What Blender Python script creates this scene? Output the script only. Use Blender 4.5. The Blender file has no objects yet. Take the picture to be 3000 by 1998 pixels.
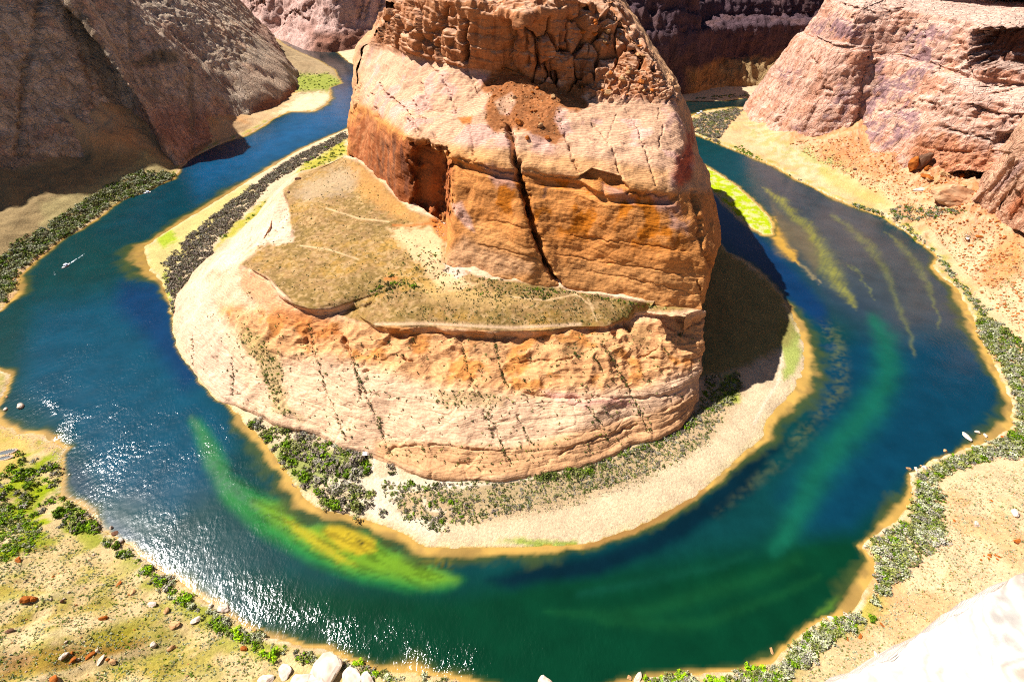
import bpy, math, random
import numpy as np
from mathutils import Vector
from math import radians, sin, cos

# ------------------------------------------------------------------ camera, world, sun, exposure
C = bpy.context.scene.collection
SC = bpy.context.scene
FPX, CX, CY, PITCH, HC = 1458.0, 1500.0, 999.0, radians(41), 300.0
cam = bpy.data.objects.new('camera', bpy.data.cameras.new('camera'))
C.objects.link(cam)
cam.location = (0, 0, HC)
cam.rotation_euler = (radians(90) - PITCH, 0, 0)
cam.data.sensor_width = 36.0
cam.data.lens = 36.0 * FPX / 3000.0
cam.data.clip_start = 0.5
cam.data.clip_end = 20000
SC.camera = cam

SUN_AZ, SUN_EL = radians(66), radians(50)          # azimuth to the left of straight ahead
SUNV = Vector((-sin(SUN_AZ) * cos(SUN_EL), cos(SUN_AZ) * cos(SUN_EL), sin(SUN_EL)))
W = bpy.data.worlds.new('World')
SC.world = W
W.use_nodes = True
nt = W.node_tree
sky = nt.nodes.new('ShaderNodeTexSky')
sky.sky_type = 'NISHITA'
sky.sun_disc = False
sky.sun_elevation = SUN_EL
sky.sun_rotation = 2 * math.pi - SUN_AZ
sky.altitude = 1200
sky.air_density = 0.55
sky.dust_density = 0.4
bg = nt.nodes['Background']
bg.inputs['Strength'].default_value = 0.06
nt.links.new(sky.outputs[0], bg.inputs['Color'])

sun = bpy.data.objects.new('sun', bpy.data.lights.new('sun', 'SUN'))
C.objects.link(sun)
sun.data.energy = 5.0
sun.data.angle = radians(0.53)
sun.data.color = (1.0, 0.965, 0.92)
sun.rotation_euler = SUNV.to_track_quat('Z', 'Y').to_euler()
sun.location = (-300, 200, 900)
SC.view_settings.view_transform = 'Standard'
SC.view_settings.look = 'None'
SC.view_settings.gamma = 1.0
SC.view_settings.use_curve_mapping = False
SC.view_settings.exposure = 1.08
SC.cycles.use_denoising = False
SC.cycles.pixel_filter_type = 'BLACKMAN_HARRIS'
SC.cycles.filter_width = 1.1
SC.cycles.max_bounces = 6
SC.cycles.diffuse_bounces = 2

# ------------------------------------------------------------------ helpers
RNG = np.random.default_rng(7)
SP, CP = sin(PITCH), cos(PITCH)

def at(px, py, z):
    """world point at height z that stands at pixel (px, py) of the 3000 x 1998 photograph"""
    a = (np.asarray(px, float) - CX) / FPX
    b = (CY - np.asarray(py, float)) / FPX
    t = (np.asarray(z, float) - HC) / (-SP + b * CP)
    return np.stack([a * t, (CP + b * SP) * t, HC + (-SP + b * CP) * t], -1)

def proj(P):
    x, y, z = P[..., 0], P[..., 1], P[..., 2] - HC
    f = np.maximum(CP * y - SP * z, 1.0)
    u = SP * y + CP * z
    return np.stack([CX + FPX * x / f, CY - FPX * u / f], -1)

_G = np.array([[1,1,0],[-1,1,0],[1,-1,0],[-1,-1,0],[1,0,1],[-1,0,1],[1,0,-1],[-1,0,-1],
               [0,1,1],[0,-1,1],[0,1,-1],[0,-1,-1],[1,1,0],[-1,1,0],[0,-1,1],[0,-1,-1]], np.float32)

def _hash(i, j, k, seed):
    h = (i.astype(np.uint32) * np.uint32(374761393) + j.astype(np.uint32) * np.uint32(668265263)
         + k.astype(np.uint32) * np.uint32(2147483647) + np.uint32(seed * 974711))
    h = (h ^ (h >> np.uint32(13))) * np.uint32(1274126177)
    return h ^ (h >> np.uint32(16))

def noise(P, seed=0):
    P = np.asarray(P, np.float32)
    I = np.floor(P)
    f = P - I
    I = I.astype(np.int64)
    w = f * f * f * (f * (f * 6 - 15) + 10)
    out = np.zeros(P.shape[:-1], np.float32)
    for dx in (0, 1):
        wx = w[..., 0] if dx else 1 - w[..., 0]
        for dy in (0, 1):
            wy = w[..., 1] if dy else 1 - w[..., 1]
            for dz in (0, 1):
                wz = w[..., 2] if dz else 1 - w[..., 2]
                g = _G[_hash(I[..., 0] + dx, I[..., 1] + dy, I[..., 2] + dz, seed) & np.uint32(15)]
                d = g[..., 0] * (f[..., 0] - dx) + g[..., 1] * (f[..., 1] - dy) + g[..., 2] * (f[..., 2] - dz)
                out += wx * wy * wz * d
    return out

def fbm(P, octaves=4, seed=0, gain=0.5):
    out, amp = 0, 1.0
    for o in range(octaves):
        out = out + amp * noise(P * (2.03 ** o) + 17.3 * o, seed + o)
        amp *= gain
    return out

def ridged(P, octaves=3, seed=0):
    out, amp = 0, 1.0
    for o in range(octaves):
        out = out + amp * (1 - 2.2 * np.abs(noise(P * (2.03 ** o) + 9.1 * o, seed + o)))
        amp *= 0.5
    return out

def worley(P, seed=0):
    """distance to nearest and second nearest feature point, and a cell id"""
    P = np.asarray(P, np.float32)
    I = np.floor(P).astype(np.int64)
    d1 = np.full(P.shape[:-1], 9.0, np.float32); d2 = d1.copy(); cid = np.zeros(P.shape[:-1], np.float32)
    for dx in (-1, 0, 1):
        for dy in (-1, 0, 1):
            for dz in (-1, 0, 1):
                J = I + np.array([dx, dy, dz])
                h = _hash(J[..., 0], J[..., 1], J[..., 2], seed)
                q = np.stack([(h & np.uint32(255)), (h >> np.uint32(8)) & np.uint32(255), (h >> np.uint32(16)) & np.uint32(255)], -1).astype(np.float32) / 255.0
                d = np.linalg.norm(J + q - P, axis=-1)
                n1 = d < d1
                d2 = np.where(n1, d1, np.minimum(d2, d))
                cid = np.where(n1, (h >> np.uint32(24)).astype(np.float32) / 255.0, cid)
                d1 = np.where(n1, d, d1)
    return d1, d2, cid

def sstep(a, b, x):
    t = np.clip((x - a) / (b - a), 0, 1)
    return t * t * (3 - 2 * t)

def seg_dist(Q, line, widths=None):
    """distance of points Q (N,2) to a polyline; also the interpolated width at the nearest place"""
    line = np.asarray(line, float)[:, :2]
    best = np.full(len(Q), 1e9); wid = np.zeros(len(Q))
    for i in range(len(line) - 1):
        a, b = line[i], line[i + 1]
        ab = b - a
        t = np.clip(((Q - a) @ ab) / max(ab @ ab, 1e-9), 0, 1)
        d = np.hypot(Q[:, 0] - a[0] - t * ab[0], Q[:, 1] - a[1] - t * ab[1])
        m = d < best
        best[m] = d[m]
        if widths is not None:
            wid[m] = (widths[i] + (widths[i + 1] - widths[i]) * t)[m]
    return best if widths is None else (best, wid)

def inside(Q, poly):
    poly = np.asarray(poly, float)
    x, y = Q[:, 0], Q[:, 1]
    r = np.zeros(len(Q), bool)
    j = len(poly) - 1
    for i in range(len(poly)):
        xi, yi = poly[i]; xj, yj = poly[j]
        if yi != yj:
            r ^= ((yi > y) != (yj > y)) & (x < (xj - xi) * (y - yi) / (yj - yi) + xi)
        j = i
    return r

def pmask(Q, poly, soft=12.0, wob=None):
    """soft membership of pixel-space points in a polygon"""
    shp = Q.shape[:-1]
    Q = Q.reshape(-1, 2)
    if wob is not None:
        Q = Q + wob.reshape(-1, 2)
    p = np.asarray(poly, float)
    out = np.zeros(len(Q), np.float32)
    sel = np.where((Q[:, 0] > p[:, 0].min() - soft) & (Q[:, 0] < p[:, 0].max() + soft) &
                   (Q[:, 1] > p[:, 1].min() - soft) & (Q[:, 1] < p[:, 1].max() + soft))[0]
    if len(sel):
        q = Q[sel]
        d = seg_dist(q, np.vstack([p, p[:1]]))
        s = np.where(inside(q, p), d, -d)
        out[sel] = sstep(-soft, soft, s)
    return out.reshape(shp)

def lmask(Q, line, w, soft=None):
    """soft stroke along a pixel-space polyline; w is a width or a list of widths"""
    shp = Q.shape[:-1]
    Q = Q.reshape(-1, 2)
    l = np.asarray(line, float)
    ws = np.full(len(l), float(w)) if np.isscalar(w) else np.asarray(w, float)
    out = np.zeros(len(Q), np.float32)
    m = ws.max() * 2 + 4
    sel = np.where((Q[:, 0] > l[:, 0].min() - m) & (Q[:, 0] < l[:, 0].max() + m) &
                   (Q[:, 1] > l[:, 1].min() - m) & (Q[:, 1] < l[:, 1].max() + m))[0]
    if len(sel):
        d, ww = seg_dist(Q[sel], l, ws)
        out[sel] = np.exp(-(d / np.maximum(ww, .5)) ** 2)
    return out.reshape(shp)

def mix(c, new, m):
    return c + (np.asarray(new, np.float32) - c) * m[..., None]

def mesh_from_arrays(name, V, F, mats, color=None, attrs=None, smooth=True, fmat=None):
    """V (n,3), F (m,3|4)"""
    me = bpy.data.meshes.new(name)
    k = F.shape[1]
    me.vertices.add(len(V)); me.vertices.foreach_set('co', np.ascontiguousarray(V, np.float32).ravel())
    me.loops.add(F.size); me.loops.foreach_set('vertex_index', np.ascontiguousarray(F, np.int32).ravel())
    me.polygons.add(len(F))
    me.polygons.foreach_set('loop_start', np.arange(0, F.size, k, dtype=np.int32))
    try:
        me.polygons.foreach_set('loop_total', np.full(len(F), k, np.int32))
    except Exception:
        pass
    me.polygons.foreach_set('use_smooth', np.full(len(F), smooth, bool))
    if fmat is not None:
        me.polygons.foreach_set('material_index', np.ascontiguousarray(fmat, np.int32))
    me.update(calc_edges=True)
    for m in (mats if isinstance(mats, (list, tuple)) else [mats]):
        me.materials.append(m)
    if color is not None:
        a = me.color_attributes.new('Col', 'FLOAT_COLOR', 'POINT')
        c4 = np.ones((len(V), 4), np.float32); cc = color.reshape(-1, 3)
        if name not in ('river', 'rim_rock'):
            lum = cc @ np.array([.3, .55, .15], np.float32)
            cc = np.clip(lum[:, None] + (cc - lum[:, None]) * 1.36, .004, 1) * .88
            if name in ('butte', 'mesa', 'sunlit_canyon_cliff', 'rock_rib'):
                cc = cc * np.array([1.05, .945, .95], np.float32)
        c4[:, :3] = cc
        a.data.foreach_set('color', c4.ravel())
    for n, v in (attrs or {}).items():
        a = me.attributes.new(n, 'FLOAT', 'POINT')
        a.data.foreach_set('value', np.ascontiguousarray(v, np.float32).ravel())
    return me

def link(name, me, parent=None, loc=None, kind=None, label=None, cat=None, group=None):
    o = bpy.data.objects.new(name, me)
    C.objects.link(o)
    if parent: o.parent = parent
    if loc is not None: o.location = loc
    if kind: o['kind'] = kind
    if label: o['label'] = label
    if cat: o['category'] = cat
    if group: o['group'] = group
    return o

def grid_faces(nu, nv, flip=False):
    i = np.arange(nu * nv).reshape(nu, nv)
    a, b, c, d = i[:-1, :-1], i[1:, :-1], i[1:, 1:], i[:-1, 1:]
    f = np.stack([a, d, c, b] if flip else [a, b, c, d], -1)
    return f.reshape(-1, 4)

def normals(P):
    du = np.gradient(P, axis=0); dv = np.gradient(P, axis=1)
    n = np.cross(du, dv)
    return n / np.maximum(np.linalg.norm(n, axis=-1, keepdims=True), 1e-6)

def box(P, n, axis):
    if n < 2: return P
    pad = [(0, 0)] * P.ndim; pad[axis] = (n // 2, n - 1 - n // 2)
    Q = np.pad(P, pad, mode='edge')
    c = np.cumsum(Q, axis=axis)
    z = np.zeros_like(np.take(c, [0], axis=axis))
    c = np.concatenate([z, c], axis=axis)
    L = P.shape[axis]
    hi = np.take(c, np.arange(n, n + L), axis=axis); lo = np.take(c, np.arange(0, L), axis=axis)
    return (hi - lo) / n

def resample(P, n, axis, t=None):
    """linear resampling of control points along axis with parameter t (0..1)"""
    P = np.moveaxis(P, axis, 0)
    k = P.shape[0]
    if t is None: t = np.linspace(0, 1, k)
    s = np.linspace(0, 1, n)
    i = np.clip(np.searchsorted(t, s, 'right') - 1, 0, k - 2)
    w = ((s - t[i]) / np.maximum(t[i + 1] - t[i], 1e-9)).reshape((-1,) + (1,) * (P.ndim - 1))
    return np.moveaxis(P[i] * (1 - w) + P[i + 1] * w, 0, axis)

# ------------------------------------------------------------------ materials
def new_mat(name):
    m = bpy.data.materials.new(name); m.use_nodes = True
    return m, m.node_tree, m.node_tree.nodes['Principled BSDF']

def N(t, kind, **kw):
    n = t.nodes.new(kind)
    for k, v in kw.items():
        if k in n.inputs: n.inputs[k].default_value = v
        else: setattr(n, k, v)
    return n

def mul_noise(t, col, tex_vec, scale, lo, hi, detail=4, rough=0.55):
    nz = N(t, 'ShaderNodeTexNoise', Scale=scale, Detail=detail, Roughness=rough)
    t.links.new(tex_vec, nz.inputs['Vector'])
    mr = N(t, 'ShaderNodeMapRange')
    mr.inputs['From Min'].default_value = 0.3; mr.inputs['From Max'].default_value = 0.7
    mr.inputs['To Min'].default_value = lo; mr.inputs['To Max'].default_value = hi
    t.links.new(nz.outputs['Fac'], mr.inputs['Value'])
    mx = N(t, 'ShaderNodeMix', data_type='RGBA', blend_type='MULTIPLY')
    mx.inputs['Factor'].default_value = 1
    t.links.new(col, mx.inputs['A']); t.links.new(mr.outputs[0], mx.inputs['B'])
    return mx.outputs['Result'], nz

def rock_mat(name, stripes=0.3, bump=0.5, fine=0.9, stripe_scale=0.35, streak=0.0, crack=0.0):
    m, t, b = new_mat(name)
    at_ = N(t, 'ShaderNodeAttribute', attribute_name='Col')
    geo = N(t, 'ShaderNodeTexCoord')
    vec = geo.outputs['Object']
    col, n1 = mul_noise(t, at_.outputs['Color'], vec, 0.035, 0.80, 1.18, 5)
    col, n2 = mul_noise(t, col, vec, 0.45, 0.68, 1.24, 7, 0.7)
    so = N(t, 'ShaderNodeAttribute', attribute_name='soil')
    iv = N(t, 'ShaderNodeMath', operation='SUBTRACT'); iv.inputs[0].default_value = 1.0
    t.links.new(so.outputs['Fac'], iv.inputs[1])
    if streak:                                                # dark run-off stains down the face
        ms = N(t, 'ShaderNodeMapping'); ms.inputs['Scale'].default_value = (.22, .22, .014)
        t.links.new(vec, ms.inputs['Vector'])
        col, _ = mul_noise(t, col, ms.outputs[0], 1.0, 1 - streak, 1 + .3 * streak, 5, 0.6)
    # cross-bedding: thin bent lines following tilted beds
    mp = N(t, 'ShaderNodeMapping')
    mp.inputs['Rotation'].default_value = (0.16, 0.22, 0.5)
    mp.inputs['Scale'].default_value = (0.25, 0.25, 1.0)
    t.links.new(vec, mp.inputs['Vector'])
    wv = N(t, 'ShaderNodeTexWave', wave_type='BANDS', bands_direction='Z')
    wv.inputs['Scale'].default_value = stripe_scale; wv.inputs['Distortion'].default_value = 9
    wv.inputs['Detail'].default_value = 3; wv.inputs['Detail Scale'].default_value = 0.6
    t.links.new(mp.outputs[0], wv.inputs['Vector'])
    mr = N(t, 'ShaderNodeMapRange')
    mr.inputs['To Min'].default_value = 1 - stripes; mr.inputs['To Max'].default_value = 1 + stripes * 0.35
    t.links.new(wv.outputs['Fac'], mr.inputs['Value'])
    mx = N(t, 'ShaderNodeMix', data_type='RGBA', blend_type='MULTIPLY'); mx.inputs['Factor'].default_value = 1
    t.links.new(iv.outputs[0], mx.inputs['Factor'])
    t.links.new(col, mx.inputs['A']); t.links.new(mr.outputs[0], mx.inputs['B'])
    t.links.new(mx.outputs['Result'], b.inputs['Base Color'])
    b.inputs['Roughness'].default_value = 0.92
    b.inputs['Specular IOR Level'].default_value = 0.15
    nz = N(t, 'ShaderNodeTexNoise', Scale=0.55, Detail=8, Roughness=0.68)
    t.links.new(vec, nz.inputs['Vector'])
    ad = N(t, 'ShaderNodeMath', operation='MULTIPLY_ADD')
    wm = N(t, 'ShaderNodeMath', operation='MULTIPLY'); t.links.new(wv.outputs['Fac'], wm.inputs[0]); t.links.new(iv.outputs[0], wm.inputs[1])
    t.links.new(wm.outputs[0], ad.inputs[0]); ad.inputs[1].default_value = 0.13
    t.links.new(nz.outputs['Fac'], ad.inputs[2])
    if crack:
        vo = N(t, 'ShaderNodeTexVoronoi', feature='DISTANCE_TO_EDGE', Scale=.10)
        wz = N(t, 'ShaderNodeMapping'); wz.inputs['Scale'].default_value = (1, 1, .55)
        wn = N(t, 'ShaderNodeTexNoise', Scale=.12, Detail=4)
        t.links.new(vec, wn.inputs['Vector'])
        va = N(t, 'ShaderNodeVectorMath', operation='MULTIPLY_ADD'); va.inputs[1].default_value = (9, 9, 9)
        t.links.new(wn.outputs['Color'], va.inputs[0]); t.links.new(vec, va.inputs[2])
        t.links.new(va.outputs[0], wz.inputs['Vector']); t.links.new(wz.outputs[0], vo.inputs['Vector'])
        cm = N(t, 'ShaderNodeMapRange'); cm.inputs['From Max'].default_value = .09; cm.inputs['To Min'].default_value = -crack; cm.inputs['To Max'].default_value = 0
        t.links.new(vo.outputs['Distance'], cm.inputs['Value'])
        a2 = N(t, 'ShaderNodeMath', operation='ADD'); t.links.new(ad.outputs[0], a2.inputs[0]); t.links.new(cm.outputs[0], a2.inputs[1])
        ad = a2
    bp = N(t, 'ShaderNodeBump', Strength=bump, Distance=fine)
    t.links.new(ad.outputs[0], bp.inputs['Height'])
    t.links.new(bp.outputs[0], b.inputs['Normal'])
    return m

def ground_mat(name):
    m, t, b = new_mat(name)
    at_ = N(t, 'ShaderNodeAttribute', attribute_name='Col')
    vec = N(t, 'ShaderNodeTexCoord').outputs['Object']
    col, _ = mul_noise(t, at_.outputs['Color'], vec, 0.06, 0.85, 1.12, 4)
    col, _ = mul_noise(t, col, vec, 0.6, 0.70, 1.22, 6, 0.7)
    col, _ = mul_noise(t, col, vec, 2.6, 0.70, 1.22, 3, 0.7)
    t.links.new(col, b.inputs['Base Color'])
    b.inputs['Roughness'].default_value = 0.95
    b.inputs['Specular IOR Level'].default_value = 0.1
    nz = N(t, 'ShaderNodeTexNoise', Scale=0.5, Detail=8, Roughness=0.7)
    t.links.new(vec, nz.inputs['Vector'])
    bp = N(t, 'ShaderNodeBump', Strength=0.8, Distance=1.1)
    t.links.new(nz.outputs['Fac'], bp.inputs['Height']); t.links.new(bp.outputs[0], b.inputs['Normal'])
    return m

def water_mat():
    m, t, b = new_mat('river_water')
    at_ = N(t, 'ShaderNodeAttribute', attribute_name='Col')
    ch = N(t, 'ShaderNodeAttribute', attribute_name='chop')
    fo = N(t, 'ShaderNodeAttribute', attribute_name='foam')
    vec = N(t, 'ShaderNodeTexCoord').outputs['Object']
    col, _ = mul_noise(t, at_.outputs['Color'], vec, 0.05, 0.82, 1.16, 5)
    # foam flecks where the water breaks
    fz = N(t, 'ShaderNodeTexNoise', Scale=0.45, Detail=5, Roughness=0.75)
    t.links.new(vec, fz.inputs['Vector'])
    sub = N(t, 'ShaderNodeMath', operation='ADD'); t.links.new(fz.outputs['Fac'], sub.inputs[0]); t.links.new(fo.outputs['Fac'], sub.inputs[1])
    fm = N(t, 'ShaderNodeMapRange')
    fm.inputs['From Min'].default_value = 0.92; fm.inputs['From Max'].default_value = 1.06
    t.links.new(sub.outputs[0], fm.inputs['Value'])
    mx = N(t, 'ShaderNodeMix', data_type='RGBA'); t.links.new(fm.outputs[0], mx.inputs['Factor'])
    t.links.new(col, mx.inputs['A']); mx.inputs['B'].default_value = (0.75, 0.82, 0.85, 1)
    t.links.new(mx.outputs['Result'], b.inputs['Base Color'])
    b.inputs['Roughness'].default_value = 0.15
    b.inputs['IOR'].default_value = 1.33
    n1 = N(t, 'ShaderNodeTexNoise', Scale=0.42, Detail=3, Roughness=0.6)
    mp = N(t, 'ShaderNodeMapping'); mp.inputs['Rotation'].default_value = (0, 0, 0.7); mp.inputs['Scale'].default_value = (1, 0.6, 1)
    t.links.new(vec, mp.inputs['Vector']); t.links.new(mp.outputs[0], n1.inputs['Vector'])
    n2 = N(t, 'ShaderNodeTexNoise', Scale=0.03, Detail=3, Roughness=0.6)
    t.links.new(vec, n2.inputs['Vector'])
    pm = N(t, 'ShaderNodeMapRange'); pm.inputs['From Min'].default_value = 0.35; pm.inputs['From Max'].default_value = 0.65
    pm.inputs['To Min'].default_value = 0.12; pm.inputs['To Max'].default_value = 1.15
    t.links.new(n2.outputs['Fac'], pm.inputs['Value'])
    ml = N(t, 'ShaderNodeMath', operation='MULTIPLY'); t.links.new(ch.outputs['Fac'], ml.inputs[0]); t.links.new(pm.outputs[0], ml.inputs[1])
    hh = N(t, 'ShaderNodeMath', operation='MULTIPLY'); t.links.new(n1.outputs['Fac'], hh.inputs[0]); t.links.new(ml.outputs[0], hh.inputs[1])
    bp = N(t, 'ShaderNodeBump', Strength=1.0, Distance=1.0)
    t.links.new(hh.outputs[0], bp.inputs['Height']); t.links.new(bp.outputs[0], b.inputs['Normal'])
    return m

def leaf_mat(name, c, var=0.35):
    m, t, b = new_mat(name)
    oi = N(t, 'ShaderNodeObjectInfo')
    mr = N(t, 'ShaderNodeMapRange'); mr.inputs['To Min'].default_value = 1 - var; mr.inputs['To Max'].default_value = 1 + var
    t.links.new(oi.outputs['Random'], mr.inputs['Value'])
    a = N(t, 'ShaderNodeAttribute', attribute_name='Col')
    mx = N(t, 'ShaderNodeMix', data_type='RGBA', blend_type='MULTIPLY'); mx.inputs['Factor'].default_value = 1
    t.links.new(a.outputs['Color'], mx.inputs['A']); t.links.new(mr.outputs[0], mx.inputs['B'])
    t.links.new(mx.outputs['Result'], b.inputs['Base Color'])
    b.inputs['Roughness'].default_value = 0.85
    b.inputs['Specular IOR Level'].default_value = 0.15
    return m

def plain_mat(name, c, rough=0.5, metal=0.0):
    m, t, b = new_mat(name)
    vec = N(t, 'ShaderNodeTexCoord').outputs['Object']
    rgb = N(t, 'ShaderNodeRGB'); rgb.outputs[0].default_value = (*c, 1)
    col, _ = mul_noise(t, rgb.outputs[0], vec, 2.0, 0.88, 1.08)
    t.links.new(col, b.inputs['Base Color'])
    b.inputs['Roughness'].default_value = rough; b.inputs['Metallic'].default_value = metal
    return m

M_ROCK = rock_mat('sandstone', 0.26, 0.6, 0.9, 0.36, 0.12)
M_WALL = rock_mat('cliff_sandstone', 0.26, 0.9, 1.8, 0.25, 0.34, 0.7)
M_GROUND = ground_mat('bank_soil')
M_WATER = water_mat()
M_LEAF = leaf_mat('bush_leaves', None)
M_APRON = rock_mat('apron_sandstone', 0.15, 0.6, 0.9, 0.3, 0.0)
M_BOULDER = rock_mat('boulder_sandstone', 0.2, 0.6, 0.4, 0.8)
# ------------------------------------------------------------------ shorelines (photograph pixels, all at water level)
# px, py, width of the pale shallows in metres, rise of the land behind (tangent)
OUT = [(770,80,3,.5),(790,95,3,.5),(802,105,3,.5),(836,133,3,.5),(870,151,3,.45),(938,180,3,.3),(982,207,4,.15),(987,224,4,.06),(1001,245,4,.05),
 (965,257,5,.05),(967,289,8,.05),(952,306,10,.05),(918,326,12,.05),(846,327,10,.08),(802,347,8,.15),(768,371,7,.3),(720,398,5,.6),
 (653,420,1,.9),(605,442,1,.9),(558,466,1,.9),(530,494,1,.7),(524,504,3,.5),(507,526,4,.42),(473,538,4,.4),(422,566,3,.4),(377,577,3,.4),(340,596,5,.4),
 (296,634,5,.4),(238,671,5,.4),(190,695,4,.4),(160,719,4,.4),(119,753,5,.4),(78,790,6,.4),(51,810,7,.4),(48,841,10,.4),(54,861,8,.4),
 (20,889,5,.4),(0,909,4,.4),(-60,945,4,.4),(-120,1000,4,.35),(-90,1060,5,.3),(-20,1078,4,.3),(27,1096,4,.3),(30,1120,4,.3),(12,1154,4,.25),(-15,1200,4,.2),(0,1238,5,.15),
 (34,1256,5,.12),(68,1271,5,.12),(102,1270,5,.12),(156,1290,5,.15),(200,1312,3,.15),(184,1330,2,.2),(180,1375,3,.25),(184,1402,4,.3),(173,1433,4,.3),(190,1466,4,.33),
 (235,1479,5,.33),(282,1530,4,.33),(299,1557,3,.33),(343,1574,2,.33),(371,1594,4,.33),(411,1628,5,.33),(452,1659,5,.33),(500,1689,5,.33),(534,1710,5,.33),
 (578,1747,5,.33),(622,1768,5,.33),(663,1795,3,.33),(700,1825,3,.33),(792,1870,3,.33),(812,1870,3,.33),(890,1893,4,.33),(965,1904,4,.33),(1040,1941,3,.33),
 (1108,1968,4,.33),(1210,1970,8,.33),(1312,1986,6,.33),(1373,1998,4,.33),(1480,2022,2,.33),(1600,2030,2,.33),(1740,2020,2,.33),(1838,1998,2,.33),(1893,1985,2,.33),(1978,1976,2,.33),
 (2080,1972,3,.33),(2182,1962,3,.33),(2200,1955,4,.33),(2268,1938,4,.33),(2292,1910,4,.33),(2343,1863,3,.33),(2370,1836,3,.33),(2435,1808,3,.3),(2489,1800,8,.3),
 (2526,1754,8,.3),(2540,1717,9,.3),(2562,1689,9,.3),(2560,1642,8,.3),(2523,1604,3,.3),(2533,1584,2,.3),(2574,1560,3,.3),(2628,1523,10,.3),(2666,1482,10,.3),
 (2673,1460,7,.3),(2669,1419,3,.3),(2666,1385,1,.3),(2703,1368,1,.3),(2744,1341,1,.3),(2802,1321,2,.3),(2880,1300,8,.3),(2948,1266,9,.3),(2965,1242,8,.3),
 (2965,1185,6,.3),(2941,1134,8,.3),(2921,1086,10,.3),(2900,1038,10,.3),(2863,977,10,.3),(2856,940,10,.3),(2829,892,11,.3),(2805,844,9,.28),
 (2758,810,7,.28),(2734,787,6,.28),(2751,756,5,.28),(2730,736,5,.28),(2690,708,3,.26),(2659,681,3,.26),(2608,651,4,.26),(2591,637,4,.25),(2540,620,5,.23),(2489,600,6,.22),
 (2431,576,6,.2),(2370,542,6,.2),(2336,528,6,.2),(2268,487,6,.17),(2200,460,6,.15),(2114,425,6,.13),(2046,398,6,.1),(2019,381,7,.06),(2009,350,12,.04),
 (2036,337,9,.04),(2080,323,7,.04),(2141,316,5,.05),(2179,316,3,.1),(2230,313,2,.3),(2300,310,2,.5),(2500,305,2,.5),(3000,300,2,.5)]
INN = [(760,74,3),(782,90,3),(812,92,3),(894,109,4),(958,136,4),(992,156,3),(1023,184,2),(1047,194,2),(1075,215,2),(1085,260,3),(1065,320,4),(1021,377,5),(940,411,6),
 (870,445,8),(819,476,9),(734,527,11),(680,562,13),(612,603,13),(544,644,10),(490,678,8),(442,712,12),(422,724,20),(428,756,20),(440,795,16),(458,812,8),(473,822,4),(483,851,4),
 (500,899,3),(507,926,2),(505,950,1),(510,987,1),(520,1021,1),(544,1062,1),(571,1093,1),(595,1134,1),(629,1164,1),(677,1195,2),(700,1219,5),(717,1239,7),
 (758,1273,9),(802,1334,10),(836,1372,11),(860,1416,13),(890,1452,12),(918,1482,9),(972,1499,8),(1023,1509,7),(1125,1540,8),(1183,1564,8),(1227,1591,9),(1261,1604,9),
 (1346,1604,8),(1500,1604,9),(1536,1602,9),(1672,1597,8),(1740,1588,6),(1808,1562,5),(1876,1540,5),(1927,1513,5),(2029,1455,4),(2080,1419,4),(2148,1355,4),(2200,1306,6),
 (2231,1288,8),(2241,1239,10),(2258,1212,11),(2309,1168,14),(2333,1127,15),(2353,1086,15),(2356,1035,15),(2350,994,12),(2336,950,9),(2326,933,9),(2302,889,7),
 (2268,844,6),(2234,807,5),(2200,778,5),(2170,758,4),(2130,740,3),(2095,700,2),(2065,640,2),(2045,560,2),(2020,490,2),(2000,420,2),(1985,360,2),(1960,325,2),(1930,306,2),
 (1980,299,2),(2036,296,2),(2114,297,2),(2199,287,2),(2300,284,2),(2500,280,2),(3000,272,2)]
ISLE = [(2031,473),(2060,483),(2110,512),(2160,547),(2200,583),(2230,613),(2255,640),(2265,665),(2262,688),(2240,690),(2200,667),(2160,637),(2120,595),(2080,553),(2050,522),(2033,498)]

def wline(l): return at([p[0] for p in l], [p[1] for p in l], 0)[:, :2]
OUTW, INNW, ISLW = wline(OUT), wline(INN), wline(ISLE)
RIVER = np.vstack([OUTW, INNW[::-1]])

def axis(lo, hi, c0, c1, step, grow):
    core = list(np.arange(c0, c1, step))
    s, v, left = step, c0, []
    while v > lo:
        s *= grow; v -= s; left.append(v)
    s, v, right = step, core[-1], []
    while v < hi:
        s *= grow; v += s; right.append(v)
    return np.array(left[::-1] + core + right)

def axis_y():
    v, out = 45.0, []
    s, w, left = 2.0, 45.0, []
    while w > -1200:
        s *= 1.2; w -= s; left.append(w)
    while v < 3600:
        out.append(v); v += 1.6 if v < 420 else 1.6 + (v - 420) * 0.0065
    return np.array(left[::-1] + out)

GX, GY = axis(-3000, 3000, -600, 600, 2.0, 1.12), axis_y()
XX, YY = np.meshgrid(GX, GY, indexing='ij')
Q2 = np.stack([XX.ravel(), YY.ravel()], -1)
wob = np.stack([noise(np.stack([Q2[:, 0] / 9, Q2[:, 1] / 9, Q2[:, 0] * 0], -1), s) for s in (3, 4)], -1) * 2.2
QW = Q2 + wob * np.clip(np.hypot(Q2[:, 0], Q2[:, 1]) / 400, .3, 1)[:, None]

def dist_param(Q, line, vals):
    best = np.full(len(Q), 1e9); out = [np.zeros(len(Q)) for _ in vals]
    for i in range(len(line) - 1):
        a, b = line[i], line[i + 1]; ab = b - a
        t = np.clip(((Q - a) @ ab) / max(ab @ ab, 1e-9), 0, 1)
        d = np.hypot(Q[:, 0] - a[0] - t * ab[0], Q[:, 1] - a[1] - t * ab[1])
        m = d < best
        best[m] = d[m]
        for o, v in zip(out, vals):
            o[m] = (v[i] + (v[i + 1] - v[i]) * t)[m]
    return [best] + out

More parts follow.
